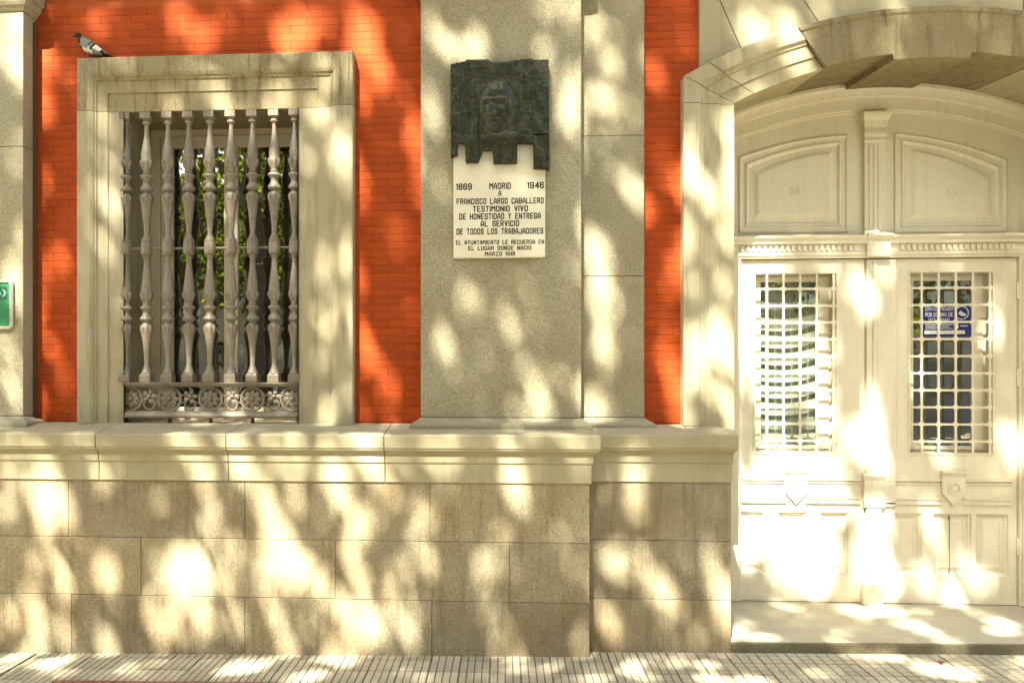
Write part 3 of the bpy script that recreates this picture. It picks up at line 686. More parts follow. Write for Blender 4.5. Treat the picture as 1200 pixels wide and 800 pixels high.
lx, ly = floor_xy = (px(1097, -.36), -.42)
mb = MB(); c0_ = (lx, ly, ground(lx)+.012)
mb.add([c0_]+[(lx+.028*math.cos(a)*(1 if k % 2 else .5), ly+.03*math.sin(a)*(1 if k % 2 else .5), ground(lx)+.004+.012*abs(math.sin(a*1.5))) for k, a in enumerate([2*math.pi*j/10 for j in range(10)])], [(0, 1+j, 1+(j+1) % 10) for j in range(10)])
tag(mb.build('fallen_leaf', plain('dry_leaf', (.16, .045, .02), .8), recalc=False), 'small reddish fallen leaf on the paving before the door step', 'leaf')
# ================================================================== MEMORIAL
YM = -.16
mem = empty('marble_tablet', (px(585, -.18), YM, 2.77), 'white marble tablet with black capitals hanging below the bronze portrait', 'plaque')
mx0, mx1 = px(531.5, -.185), px(639, -.185); mz0, mz1 = pz(585, 302, -.185), pz(585, 150, -.185)
mb = MB(); mb.box(mx0, mx1, -.188, YM, mz0, mz1); mb.build('tablet_slab', M['marble'], mem, bevel=.004)
yt = -.1886
GL = {'A': ['0,0 0,2.4 .75,4 1.25,4 2,2.4 2,0', '0,1.3 2,1.3'], 'B': ['0,0 0,4 1.6,4 2,3.5 2,2.6 1.6,2.1 2,1.6 2,.5 1.6,0 0,0', '0,2.1 1.6,2.1'], 'C': ['2,2.9 2,3.5 1.5,4 .5,4 0,3.5 0,.5 .5,0 1.5,0 2,.5 2,1.1'],
 'D': ['0,0 0,4 1.5,4 2,3.5 2,.5 1.5,0 0,0'], 'E': ['2,4 0,4 0,0 2,0', '0,2 1.6,2'], 'F': ['2,4 0,4 0,0', '0,2 1.6,2'], 'G': ['2,3 2,3.5 1.5,4 .5,4 0,3.5 0,.5 .5,0 1.5,0 2,.5 2,1.6 1.3,1.6'], 'H': ['0,0 0,4', '2,0 2,4', '0,2 2,2'],
 'I': ['1,0 1,4'], 'J': ['2,4 2,.5 1.5,0 .5,0 0,.5 0,1.2'], 'L': ['0,4 0,0 2,0'], 'M': ['0,0 0,4 1.2,2.2 2.4,4 2.4,0'], 'N': ['0,0 0,4 2,0 2,4'], 'O': ['.5,0 0,.5 0,3.5 .5,4 1.5,4 2,3.5 2,.5 1.5,0 .5,0'],
 'R': ['0,0 0,4 1.5,4 2,3.5 2,2.4 1.5,1.9 0,1.9', '1.2,1.9 2,0'], 'S': ['2,3 2,3.5 1.5,4 .5,4 0,3.5 0,2.6 .5,2.1 1.5,2 2,1.5 2,.5 1.5,0 .5,0 0,.5 0,1'], 'T': ['0,4 2,4', '1,4 1,0'], 'U': ['0,4 0,.5 .5,0 1.5,0 2,.5 2,4'], 'V': ['0,4 1,0 2,4'],
 'Y': ['0,4 1,2 2,4', '1,2 1,0'], 'Z': ['0,4 2,4 0,0 2,0'], '1': ['.4,3.4 1,4 1,0'], '4': ['1.6,0 1.6,4 0,1.2 2,1.2'], '6': ['2,3.2 2,3.5 1.5,4 .5,4 0,3.5 0,.5 .5,0 1.5,0 2,.5 2,1.8 1.5,2.2 0,2.2'],
 '8': ['.5,0 0,.5 0,1.6 .4,2.1 0,2.6 0,3.5 .5,4 1.5,4 2,3.5 2,2.6 1.6,2.1 2,1.6 2,.5 1.5,0 .5,0', '.4,2.1 1.6,2.1'], '9': ['0,.8 0,.5 .5,0 1.5,0 2,.5 2,3.5 1.5,4 .5,4 0,3.5 0,2.3 .5,1.8 2,1.8']}
def blocktext(let, body, cx, cz, width, height, y, th=.86):
    """heavy square-cut capitals made of strokes"""
    adv = []; x = 0
    for ch in body:
        w_ = 1.5 if ch == ' ' else (2.4 if ch == 'M' else (.0 if ch in 'I1' else 2)); adv.append((ch, x-(1 if ch in 'I1' else 0))); x += w_+(1.35 if ch != ' ' else 0)
    tot = x-1.35+th; sx = width/tot; sz = height/(4+th); k = 0
    for ch, x0 in adv:
        for st_ in GL.get(ch, []):
            P_ = [tuple(map(float, p.split(','))) for p in st_.split()]
            for (a, b), (c, d) in zip(P_, P_[1:]):
                l = math.hypot(c-a, d-b); ux, uz = (c-a)/l*th/2, (d-b)/l*th/2; e = .8; k += 1
                q_ = [(a-ux*e-uz, b-uz*e+ux), (a-ux*e+uz, b-uz*e-ux), (c+ux*e+uz, d+uz*e-ux), (c+ux*e-uz, d+uz*e+ux)]
                let.add([(cx-width/2+(x0+p+th/2)*sx, y-.00004*(k % 9), cz-height/2+(z_+th/2)*sz) for p, z_ in q_], [(0, 1, 2, 3)])
def line(body, u0, u1, v, h):
    let = MB(); blocktext(let, body, px((u0+u1)/2, yt), pz(585, v, yt), px(u1, yt)-px(u0, yt), h/162.0, yt); let.build('text_line', M['ink'], mem, recalc=False)
line('1869', 535.2, 553.0, 218.2, 7.4); line('MADRID', 573.2, 598.6, 218.0, 7.4); line('1946', 618.8, 637.4, 217.8, 7.4)
line('A', 584.2, 587.6, 226.8, 6.6)
line('FRANCISCO  LARGO  CABALLERO', 534.8, 637, 235.6, 7.0); line('TESTIMONIO  VIVO', 554, 618.6, 244.6, 7.0); line('DE  HONESTIDAD  Y  ENTREGA', 537.8, 633.6, 253.4, 7.0)
line('AL  SERVICIO', 563.2, 608.4, 262, 7.0); line('DE  TODOS  LOS  TRABAJADORES', 534.8, 636.4, 271, 7.0)
line('EL  AYUNTAMIENTO  LE  RECUERDA  EN', 534, 637.4, 283.8, 5.0); line('EL  LUGAR  DONDE  NACIO', 548.6, 622.6, 290.6, 5.0); line('MARZO  1981', 568, 603.6, 297.4, 5.0)
# bronze portrait relief
br = empty('bronze_relief', (px(585, -.19), YM, 3.3), 'dark green bronze relief of a man\'s head with ragged lower edge on the pilaster', 'relief')
out = [(95,130),(188,112),(195,104),(332,104),(345,118),(470,117),(520,112),(600,106),(612,112),(708,114),(712,400),(714,795),(615,790),(612,636),(515,632),(510,755),(365,756),(358,670),(300,672),(268,746),(190,745),(186,628),(142,620),(140,700),(98,706)]
YB = -.225
def bp(a, b): 
    u, v = 510+a/5.333, 50+b/5.333; return (px(u, YB), pz(585, v, YB))
poly = [bp(*p) for p in out]
mb = MB(); mb.xz([(poly, YM), (poly, YB+.004)]); mb.build('bronze_plate', M['bronze'], br)
def inside(x, z, P=poly):
    c = False; n = len(P)
    for i in range(n):
        x1, z1 = P[i]; x2, z2 = P[(i+1) % n]
        if (z1 > z) != (z2 > z) and x < (x2-x1)*(z-z1)/(z2-z1)+x1: c = not c
    return c
from mathutils import noise as mn
def G(a, b, ca, cb, ra, rb): return math.exp(-(((a-ca)/ra)**2+((b-cb)/rb)**2))
def relief(a, b):                                           # a, b in the units of the outline above
    h = .004*mn.noise((a*.02, b*.012, 0))*2+.002*mn.noise((a*.07, b*.06, 5))
    for c0, c1, z0_, z1_, d in ((98, 145, 100, 710, .006), (140, 228, 270, 430, -.006), (186, 270, 430, 750, .012), (228, 268, 230, 640, .005), (500, 540, 110, 400, .007), (545, 610, 120, 640, .002), (612, 712, 250, 580, .013), (612, 712, 585, 800, .017), (365, 512, 575, 756, .011), (335, 500, 120, 200, .004), (190, 335, 104, 160, .008)):
        if c0 < a < c1 and z0_ < b < z1_: h += d
    ex, ey = (a-392)/112, (b-405)/160; r2 = ex*ex+ey*ey      # head mass
    if r2 < 1: h += .034*(1-r2)**.8
    h += .012*G(a, b, 390, 300, 80, 40)+.008*G(a, b, 460, 400, 25, 60)
    h -= .013*G(a, b, 330, 385, 20, 16)+.013*G(a, b, 402, 388, 24, 16)+.010*G(a, b, 362, 470, 34, 7)
    h += .020*G(a, b, 352, 410, 11, 40)+.012*G(a, b, 352, 437, 18, 12)+.009*G(a, b, 335, 358, 26, 8)+.010*G(a, b, 400, 358, 30, 9)
    h += .008*G(a, b, 360, 452, 26, 7)+.006*G(a, b, 362, 485, 20, 7)+.012*G(a, b, 368, 518, 26, 16)
    h += .016*G(a, b, 480, 400, 13, 32)-.010*G(a, b, 482, 402, 6, 16)+.008*G(a, b, 430, 440, 22, 30)
    h += .018*G(a, b, 430, 600, 120, 45)+.008*G(a, b, 560, 520, 45, 70)
    h += .004*math.sin(a*.12+3*mn.noise((a*.01, b*.02, 1)))*G(a, b, 390, 270, 90, 36)
    return h
NA, NB = 104, 116; mb = MB(); idx = {}
A0, A1, B0, B1 = 94, 716, 102, 798
for i in range(NA+1):
    for j in range(NB+1):
        a_, b_ = A0+(A1-A0)*i/NA, B0+(B1-B0)*j/NB; x, z_ = bp(a_, b_); idx[i, j] = len(mb.v); mb.v.append((x, YB-max(0, relief(a_, b_))*.9, z_))
for i in range(NA):
    for j in range(NB):
        xm_, zm_ = bp(A0+(A1-A0)*(i+.5)/NA, B0+(B1-B0)*(j+.5)/NB)
        if inside(xm_, zm_): mb.f.append((idx[i, j], idx[i, j+1], idx[i+1, j+1], idx[i+1, j])); mb.m.append(0)
mb.build('portrait_surface', M['bronze'], br, recalc=False, smooth=True, angle=50)
# side skirt of the relief, so that it reads solid from the side
# ================================================================== GREEN SIGN
sg = empty('green_sign', (px(-12, -.18), -.16, 2.3), 'green enamel sign with a rounded pale metal frame on the left pilaster', 'sign')
gx0, gx1, gz1, gz0 = px(-44, -.185), px(14.5, -.185), pz(8, 327, -.185), pz(8, 386, -.185)
def rr(d, r, n=5):
    pts = []; x0, x1, z0, z1 = gx0+d, gx1-d, gz0+d, gz1-d
    for cx, cz, a0 in ((x1-r, z1-r, 0), (x0+r, z1-r, 90), (x0+r, z0+r, 180), (x1-r, z0+r, 270)):
        for i in range(n+1): a = math.radians(a0+90*i/n); pts.append((cx+r*math.cos(a), cz+r*math.sin(a)))
    return pts
mb = MB(); mb.xz([(rr(0, .035), -.16), (rr(0, .035), -.180), (rr(.006, .03), -.187), (rr(.022, .018), -.187), (rr(.026, .014), -.180), (rr(.027, .014), -.176)], cap1=False); mb.build('sign_frame', M['steel'], sg, smooth=True)
mb = MB(); mb.xz([(rr(.024, .016), -.162), (rr(.024, .016), -.1775)]); mb.build('sign_face', M['green'], sg)
e0, e1, f1, f0 = px(-8, -.179), px(8.2, -.179), pz(8, 336, -.179), pz(8, 350.5, -.179)
mb = MB(); mb.box(e0, e1, -.1790, -.1776, f0, f1); mb.build('emblem_square', M['green2'], sg)
mb = MB(); text('a)', (e0+e1)/2+.006, (f0+f1)/2, (e1-e0)*.75, (f1-f0)*.62, -.1796, None, '', None, .02, joinlist=mb); mb.build('emblem_letters', M['palegreen'], sg, recalc=False)

# ================================================================== PIGEON
pgx, pgz = px(104, -.05), OT
pgn = empty('pigeon', (pgx, -.05, pgz), 'grey pigeon with dark head and wing bars perched on the window surround', 'pigeon')
def q2(u, v): return (px(u, -.05), pz(104, v, -.05))
def spine(pts, name, mats, pick=None, flat=1.0, y=-.05, parent=pgn):
    rs = []; n = 32
    for k, (u, v, rz, ry) in enumerate(pts):
        x, z_ = q2(u, v); a, b = pts[max(0, k-1)], pts[min(len(pts)-1, k+1)]; dx, dz = b[0]-a[0], -(b[1]-a[1]); l = math.hypot(dx, dz); nx, nz = -dz/l, dx/l
        rs.append([(x+nx*rz*U*math.cos(t), y+ry*U*math.sin(t), z_+nz*rz*U*math.cos(t)) for t in [2*math.pi*j/n for j in range(n)]])
    mb = MB(); mb.rings(rs)
    if pick:
        mb.m = [pick(sum(mb.v[i][0] for i in f)/len(f), sum(mb.v[i][2] for i in f)/len(f)) for f in mb.f]
    return mb.build(name, mats, parent, smooth=True, angle=60)
S_ = [(87.6, 42.6, .6, .6), (88.6, 41.8, 2.2, 2.0), (90.5, 41.2, 3.1, 2.8), (92.8, 42.0, 3.5, 3.0), (94.6, 44.4, 3.6, 3.4), (95.8, 47.4, 4.6, 4.4), (98, 50.8, 6.0, 6.0), (102, 54.0, 6.8, 7.2), (107, 57.0, 6.6, 7.4), (112, 59.8, 5.6, 6.4), (117, 62.2, 4.0, 4.8), (121, 63.8, 2.6, 3.4), (125, 65.2, 1.5, 2.4), (128, 66.2, 1.0, 2.4), (131.5, 67.4, .5, 2.2)]
xh, xt = q2(97.0, 0)[0], q2(119, 0)[0]
spine(S_, 'body', [M['pd'], M['pg'], M['pw']], lambda x, z_: 0 if x < xh else (0 if x > xt else (2 if z_ < q2(0, 58.5)[1] and x < q2(112, 0)[0] else 1)))
W = [(97.5, 48.5, 1.2, .5), (100.5, 50.2, 3.8, 1.0), (105, 53.0, 5.0, 1.3), (110, 56.3, 4.8, 1.3), (115, 59.5, 3.8, 1.1), (120, 62.4, 2.6, .9), (124, 64.4, 1.4, .6), (126.5, 65.6, .5, .4)]
def bars(x, z_):
    u = PX+FOC*(x*cP+(5.75)*sP)/(-x*sP+5.75*cP)
    v = PY-FOC*(z_-EYE)/(-x*sP+5.75*cP); s_ = u+.9*(v-55)
    return 0 if (106.8 < s_ < 108.8) or (112.4 < s_ < 115.4) or s_ > 128 else (2 if 115.4 < s_ <= 127 and v < u*.42+12.6 else 1)
for sd in (-1, 1):
    W2 = []
    for i in range(len(W)-1):
        for f in [j_/12 for j_ in range(12)]: W2.append(tuple(W[i][k]+(W[i+1][k]-W[i][k])*f for k in range(4)))
    spine(W2+[W[-1]], 'wing', [M['pd'], M['pg'], M['pw']], bars, y=-.05+sd*6.6*U*.92)
mb = MB(); 
x0, z0_ = q2(87.8, 42.0); x1, z1__ = q2(85.3, 43.0); mb.tube([(x0+.01, -.05, z0_), (x0, -.05, z0_), (x1, -.05, z1__)], [.010, .008, .002], 6); mb.build('beak', M['pd'], pgn, smooth=True)
for sd in (-1, 1):
    mb = MB(); x_, z_ = q2(89.8, 41.0); mb.lathe([(.0006, -.004), (.0035, -.002), (.004, 0), (.0035, .002), (.0006, .004)], n=8); mb.v = [(x_+a_, -.05+sd*2.7*U+b_*.5, z_+c_) for a_, b_, c_ in mb.v]; mb.build('eye', M['pl'], pgn, smooth=True)
for k, u in enumerate((101.2, 104.4)):
    x_, z_ = q2(u, 59.5); y_ = -.05+(-.012 if k else .014); zf = pgz+.004; mb = MB()
    mb.tube([(x_+.01, y_, z_), (x_+.002, y_, (z_+zf)/2), (x_, y_, zf)], [.011, .006, .005], 6)
    for a in (-.5, 0, .5, math.pi): mb.tube([(x_, y_, zf), (x_-.026*math.cos(a), y_-.026*math.sin(a), zf-.001)], [.004, .0025], 5)
    mb.build('leg', M['pl'], pgn, smooth=True)

# ================================================================== TREES THAT DAPPLE THE WALL
# patches of sunlight: u, v, half width, half height (photo px), strength
HO = """15 70 14 42 .7;22 30 6 14 .7;4 50 8 32 .6;42 50 6 20 1;52 112 11 20 .8;38 130 5 20 .6;63 35 3 8 .5;80 40 8 12 .8;103 28 4 3 .6;120 29 8 5 .7
230 36 24 22 1;213 25 12 8 .6;345 38 30 22 .9;375 20 24 12 .9;400 14 34 9 .9;428 45 18 32 1;300 26 12 9 .3;472 32 14 16 .5;446 90 8 14 .8;465 122 10 12 .7;482 155 12 16 .9;454 172 8 10 .8
424 110 8 22 .9;430 66 22 22 1;425 215 5 12 .5;424 240 5 10 .5;424 385 8 22 .9;433 420 9 18 .9;457 450 9 22 .85;469 405 8 12 .3;446 488 12 8 .8;424 490 8 6 .6;420 435 4 12 .5
66 311 9 20 .7;79 276 8 10 .5;60 293 13 12 .6;71 432 12 22 .7;45 475 6 14 .9;43 370 3 12 .4;60 405 5 5 .4;8 415 12 25 .9;12 460 12 25 .7;25 480 8 18 .7
240 68 14 5 .8;322 64 40 6 .8;150 82 6 6 .3;232 96 25 8 .7;390 97 13 24 .8;154 121 8 8 .7;212 114 9 10 .8;195 120 5 8 .3;258 113 16 12 .8;315 108 38 13 .9;367 118 14 14 .9
362 244 8 18 .9;366 195 12 22 .8;375 282 9 22 .9;392 160 10 40 .8;355 165 10 20 .5;375 311 8 30 .9;390 380 8 30 .8;378 370 6 30 .5;360 445 5 30 .4;383 484 9 14 .9
131 176 9 14 .8;120 184 4 14 .6;101 232 9 18 .6;120 225 8 25 .8;129 210 8 18 .8;126 262 7 20 .6;122 287 8 20 .7;116 338 8 28 .4
41 508 20 7 .8;45 533 16 8 .9;11 545 12 14 .6;40 552 20 12 .7;79 510 15 8 .4;79 531 18 5 .6;124 533 10 10 .6;124 552 12 8 .4;220 512 25 12 1;228 546 21 16 1;275 530 11 32 .7;288 510 12 10 .5
337 512 20 14 .6;332 550 16 16 .7;386 520 15 22 .8;380 540 10 14 .8;396 558 10 12 .8;430 515 18 12 .8;438 545 14 6 .6;433 525 13 22 .7;461 524 10 28 .7;529 518 14 8 .5;531 540 12 18 .5;606 522 7 10 .4
604 552 11 16 .8;671 510 15 12 .9;674 545 14 16 .6;633 505 14 10 .4;795 502 20 4 .9;769 538 30 12 .35;742 580 15 27 1;744 556 14 9 .7
8 587 12 28 .8;55 592 28 30 1;86 602 11 22 .8;124 575 12 15 .3;60 640 15 22 .7;97 632 11 18 .6;45 672 13 22 .6;64 668 12 22 .6;76 684 14 26 .7;126 678 13 36 .9;11 720 15 30 .7;43 715 13 30 .8;68 712 11 20 .6;45 752 18 9 .6;76 745 12 15 .6;137 752 13 12 .9
188 582 13 22 .5;210 608 14 12 .4;240 618 10 22 1;258 600 10 26 .6;240 573 12 16 .6;225 655 18 24 .95;243 668 11 20 .9;199 664 8 8 .5;187 690 15 17 .7;210 690 20 20 1;236 690 15 22 .8;221 725 24 24 .9;180 728 14 25 .8;203 745 15 13 .8;251 728 14 18 .7
266 675 10 22 .8;276 718 9 24 .9;275 638 12 15 .6;322 624 24 46 1;311 578 11 18 .9;337 648 20 28 .9;315 674 15 20 .7;345 680 12 20 .7;323 728 18 23 .7;340 742 16 12 .6;296 742 9 18 .4;372 685 10 24 .8;362 722 7 26 .7;405 730 18 34 1;394 580 13 27 .9;415 612 12 24 .9;408 650 10 27 .9;424 680 13 18 .4;438 727 13 26 .5
422 612 8 22 .7;493 600 11 22 .95;495 652 13 28 .95;512 686 8 24 .5;459 686 10 18 .8;468 662 10 14 .5;588 624 15 12 .7;611 588 11 20 .7;571 660 13 18 .9;568 698 13 18 .9;578 735 11 24 .9;460 722 26 20 1;480 745 14 18 .8;432 735 13 27 .8;450 758 18 7 .6;610 740 12 20 .25
720 658 15 23 1;750 650 8 20 .5;770 686 14 21 .85;782 675 8 18 .7;780 722 12 18 .8;818 598 9 14 .5;806 660 9 13 .9;806 636 8 6 .4;848 623 7 9 .8;838 665 9 28 .9;848 700 8 18 .8;716 735 13 20 .6;791 756 15 12 .9;846 740 6 18 .5
525 56 12 20 .7;555 50 11 22 .8;667 10 15 26 .9;634 5 14 8 .6;510 116 10 24 .6;506 145 8 20 .4;645 60 12 18 .5;667 120 12 32 .9;664 148 9 12 .8;652 157 4 10 .7;660 190 10 14 .3;671 277 12 14 .5;502 178 6 16 .3
551 345 10 20 .5;540 375 9 22 .6;564 388 5 16 .9;596 375 11 22 .9;619 387 8 22 .8;615 345 10 12 .3;657 356 11 12 .4;668 311 9 14 .6;521 400 12 14 .4;566 428 16 10 .25;525 428 5 10 .4;632 455 13 22 1;634 484 15 9 .8;669 454 12 24 .55;627 503 14 7 .4
690 37 8 12 1;703 22 9 12 1;712 68 9 12 .5;703 116 12 20 .9;690 160 4 20 .4;697 285 12 20 .8;739 182 10 24 .6;741 218 11 28 .9;750 240 5 14 .7;746 130 8 12 .4;690 290 6 20 .8;709 337 15 31 1;701 390 12 24 .9;714 410 8 18 .3;694 478 14 20 1;708 492 10 6 .6
797 213 7 18 1;761 250 6 12 .8;762 238 5 10 .6;776 205 6 5 .5;791 315 9 20 .9;776 412 9 19 .9;791 437 9 22 .8;795 491 8 8 .8;761 319 3 14 .5;765 75 7 12 .4;762 90 6 12 .6
875 21 13 20 1;882 40 13 13 .9;920 15 13 19 1;899 10 10 12 .7;969 8 9 12 .7;843 52 14 14 .5;864 8 10 10 .8;941 42 14 8 .7;940 75 14 13 1;896 92 20 7 .7;858 108 8 9 .5;1110 62 6 13 .9;1046 3 8 4 .8
853 140 8 22 1;855 200 8 28 .95;855 240 8 28 1;815 172 9 20 .7;812 215 9 28 .7;829 225 6 28 .6;808 262 7 15 .6;815 290 9 20 .7;818 340 8 18 .7;853 328 9 24 1;850 400 13 40 1;818 408 13 28 .9;815 440 12 24 .8;853 468 9 18 .9;842 452 11 20 .9;803 485 5 12 .8;850 277 9 14 .8
900 312 30 12 1;877 350 12 40 1;1004 325 8 16 .9;1014 351 10 14 1;1029 326 5 10 .8;902 395 26 55 1;935 380 24 30 .6;945 420 22 40 .9;962 470 16 34 .8;905 440 24 40 1;1053 364 6 10 .4;1062 382 6 18 .5;1041 438 6 10 .35;1174 338 8 12 .5;1163 382 9 20 .45;1074 438 7 20 .4;1197 442 4 12 .6
1176 512 8 16 .7;1193 522 10 20 .9;1109 536 16 6 .7;1060 538 7 9 .6;1022 484 13 18 .6;1004 510 17 18 .9;1025 520 13 25 .8;905 500 20 26 .8;935 530 34 16 .9
895 580 28 42 1;942 580 28 42 1;975 570 16 36 .9;960 640 22 30 1;900 625 18 24 .9;880 650 9 26 .8;955 682 20 14 .8;918 650 14 24 .8;1021 545 12 30 .95;1025 618 13 36 1;1025 655 18 20 1;1040 678 16 18 1;997 687 11 14 .9;1056 690 6 12 .6
1133 646 9 21 .9;1126 620 5 10 .6;1114 690 9 15 .8;1109 662 6 10 .5;1195 625 8 16 .9;1172 674 6 8 .4;1186 698 8 6 .7;1137 674 6 7 .35;917 682 8 14 .5
874 727 12 5 .8;864 738 8 6 .9;983 738 9 6 .8;1021 716 44 7 .9;1070 733 22 8 .9;1102 744 12 7 .8;1116 752 9 4 .6;1144 720 9 5 .7;1165 726 15 5 .7;1190 738 8 5 .6;930 712 20 4 .5
1039 769 26 9 1;1109 784 30 11 .9;832 797 18 8 1;880 797 18 8 1;791 777 17 8 .9;742 780 14 9 .5;757 796 14 8 .7;607 780 18 11 .6;697 790 15 9 .6;22 770 28 7 .7;64 775 24 8 .9;131 768 15 6 .9;289 780 26 12 1;356 792 28 8 1;394 771 36 7 .8;169 780 18 9 .5;960 790 20 8 .5
173 178 8 24 .8;247 160 8 30 .8;247 205 8 28 .8;271 160 9 20 .7;297 150 8 30 .8;321 150 8 24 .9;271 240 9 20 .7;200 172 7 12 .5;222 165 6 14 .4;320 240 8 20 .5;173 400 8 26 .5;197 420 7 18 .5;222 425 7 18 .6;246 400 7 24 .3;272 375 7 16 .6;150 375 5 20 .5;297 380 8 20 .4;320 400 8 20 .3;230 470 16 8 .5;278 466 12 10 .8;180 468 16 8 .5;215 489 20 6 .6;285 487 18 6 .7;346 360 5 60 .6;248 290 8 12 .5"""
def surf(u, v):
    if u > 863:
        if v > 757: pass
        elif v > 705: return floorpt(u, v, .12)
        else:
            x = px(u, -.1); 
            if abs(x-XC) < half0 and pz(u, v, -.1) < arch(0, (x-XC)/half0)[1]: Y = YD
            else: Y = -.08
            return px(u, Y), Y, pz(u, v, Y)
    if v > 763: return floorpt(u, v, None)
    if v > 568: Y = YL if u < 692 else YR
    elif v > 503: Y = -.42 if u < 700 else -.28
    elif u < 27: Y = -.16
    elif 145 < u < 350 and 128 < v < 500: Y = -.02
    elif 90 < u < 413 and v > 60: Y = -.075
    elif 493 < u < 683: Y = -.16
    elif 683 <= u < 755: Y = -.06
    elif u > 801 and v > 90: Y = -.08
    elif u > 820: Y = -.05
    else: Y = -.006
    return px(u, Y), Y, pz(u, v, Y)
def floorpt(u, v, h):
    Y = -.5
    for _ in range(4):
        hh_ = h if h is not None else ground(px(u, Y)); zc = FOC*(EYE-hh_)/(v-PY); Y = (zc+px(u, Y)*sP)/cP-DIST
    return px(u, Y), Y, (h if h is not None else ground(px(u, Y)))
SX, SZ = SUN.x, SUN.z
holes = []
for it in HO.replace('\n', ';').split(';'):
    u, v, a, b, s_ = map(float, it.split()); x, y, z_ = surf(u, v)
    flat = v > 705 and (u > 863 or v > 763)
    if flat:      # light lying on the ground: depth extent is seen foreshortened
        x2, y2, _ = surf(u, v-b*.9); ry = abs(y2-y)
        holes.append((x-SX*y, z_-SZ*y, a/165., max(.03, ry*1.32), s_))
    else:
        k = (DIST+y)/FOC; holes.append((x-SX*y, z_-SZ*y, a*k, b*k, s_))
H_ = np.array(holes)
H_[:, 4] *= .93
print('holes', len(H_), H_[:, 0].min(), H_[:, 0].max(), H_[:, 1].min(), H_[:, 1].max())
rx = np.maximum(H_[:, 2]-.004, .02)*(.86+.12*H_[:, 4]); rz = np.maximum(H_[:, 3]-.012, .04)*(.86+.12*H_[:, 4])
kp = np.clip(-np.log(np.clip(H_[:, 4], .05, 1)**1.9)/7.0, 0, .45)   # thin spots keep a few leaves
def leaves(pos, size, seed, name, mat, parent, flatness=.0):
    r = np.random.default_rng(seed); n = len(pos)
    a = r.normal(size=(n, 3)); a /= np.linalg.norm(a, axis=1)[:, None]; b = r.normal(size=(n, 3)); b -= (a*b).sum(1)[:, None]*a; b /= np.linalg.norm(b, axis=1)[:, None]
    s_ = (size*r.uniform(.7, 1.25, n))[:, None]; a *= s_*.5; b *= s_*.42; nrm = np.cross(a, b)/s_*1.2
    V = np.stack([pos-a, pos-a*.25-b+nrm*.3, pos+a*.55-b*.75, pos+a*1.1, pos+a*.45+b*.8, pos-a*.3+b-nrm*.3], 1).reshape(-1, 3)
    me = bpy.data.meshes.new(name); me.vertices.add(n*6); me.vertices.foreach_set('co', V.ravel().astype(np.float32))
    me.loops.add(n*6); me.loops.foreach_set('vertex_index', np.arange(n*6, dtype=np.int32)); me.polygons.add(n)
    me.polygons.foreach_set('loop_start', np.arange(0, n*6, 6, dtype=np.int32)); me.polygons.foreach_set('loop_total', np.full(n, 6, dtype=np.int32))
    me.update(calc_edges=True); me.materials.append(mat); o = link(me, name, parent); return o
# many faint pinholes between the big gaps
npin = 190; pr = np.random.default_rng(5)
pin = np.stack([pr.uniform(-4.0, 4.6, npin), pr.uniform(-.5, 4.9, npin)**1.0, pr.uniform(.02, .05, npin), pr.uniform(.03, .08, npin), pr.uniform(.3, .8, npin)], 1)
pin = pin[~((pin[:, 0] > 1.3) & (pin[:, 1] > 1.5)) & ~((pin[:, 1] > 2.6) & (pin[:, 0] > -.7) & (pin[:, 0] < .5)) & ~((pin[:, 1] > 1.9) & (pin[:, 0] < -.7) & (pin[:, 0] > -2.9))]
H_ = np.concatenate([H_, pin]); rx = np.concatenate([rx*.93, pin[:, 2]]); rz = np.concatenate([rz*.93, pin[:, 3]]); kp = np.concatenate([kp, np.full(len(pin), .16)])
def dapple(n, x0, x1, z0, z1, size):
    X0 = rng.uniform(x0, x1, n); Z0 = rng.uniform(z0, z1, n); keep = np.ones(n, bool)
    U0 = X0+.030*np.sin(Z0*17+3*np.sin(X0*9))+.022*np.sin(Z0*41+X0*13); V0 = Z0+.045*np.sin(X0*21+2*np.sin(Z0*8))+.035*np.sin(X0*47+Z0*11)
    dens = .5+.28*np.sin(X0*6.3+1.7*np.sin(Z0*3.1))*np.sin(Z0*3.7+1.9*np.sin(X0*4.3))+.28*np.sin(X0*13.1+Z0*5.3+2*np.sin(Z0*6.1)); keep &= rng.random(n) < np.clip(dens+.10, .13, 1)
    for i in range(len(H_)):
        dx = U0-H_[i, 0]; dz = V0-H_[i, 1]; dx2 = dx+dz*.20           # patches lean with the sunlight
        q_ = (dx2/(rx[i]+size*.24))**2+(dz/(rz[i]+size*.36))**2
        keep &= (q_ > 1) | (rng.random(n) < kp[i])
    t = rng.uniform(8.6, 11.2, n); X0, Z0, t = X0[keep], Z0[keep], t[keep]
    return np.stack([X0-SX*t, -t, Z0-SZ*t], 1)
def wide(n):  # unseen leaves added to shade the pavement and cut its bounce light
    X0 = rng.uniform(-8.5, 8.5, n); Z0 = rng.uniform(-10.5, -1.7, n); g_ = np.sin(X0*2.1+np.sin(Z0*1.7)*1.5)+np.sin(Z0*2.6+X0*.9); k = g_ > -1.15
    X0, Z0 = X0[k], Z0[k]; t = 8.2-.62*Z0+rng.uniform(0, 2.2, len(X0)); return np.stack([X0-SX*t, -t, Z0-SZ*t], 1)
core = dapple(134000, -4.5, 5.1, -1.6, 5.5, .10)
extra_n = 9000
ex = np.stack([rng.normal(-3.6, 4.2, extra_n), rng.normal(-9.0, 2.0, extra_n), rng.normal(13.2, 3.2, extra_n)], 1)
def blocks_view(p): 
    X0 = p[:, 0]-SX*p[:, 1]; Z0 = p[:, 2]-SZ*p[:, 1]; return (X0 > -4.9) & (X0 < 5.5) & (Z0 > -2.2) & (Z0 < 6.4)
def shade_x0(p): return p[:, 0]-SX*p[:, 1]
ex = ex[~blocks_view(ex) & (ex[:, 2] > 6)]
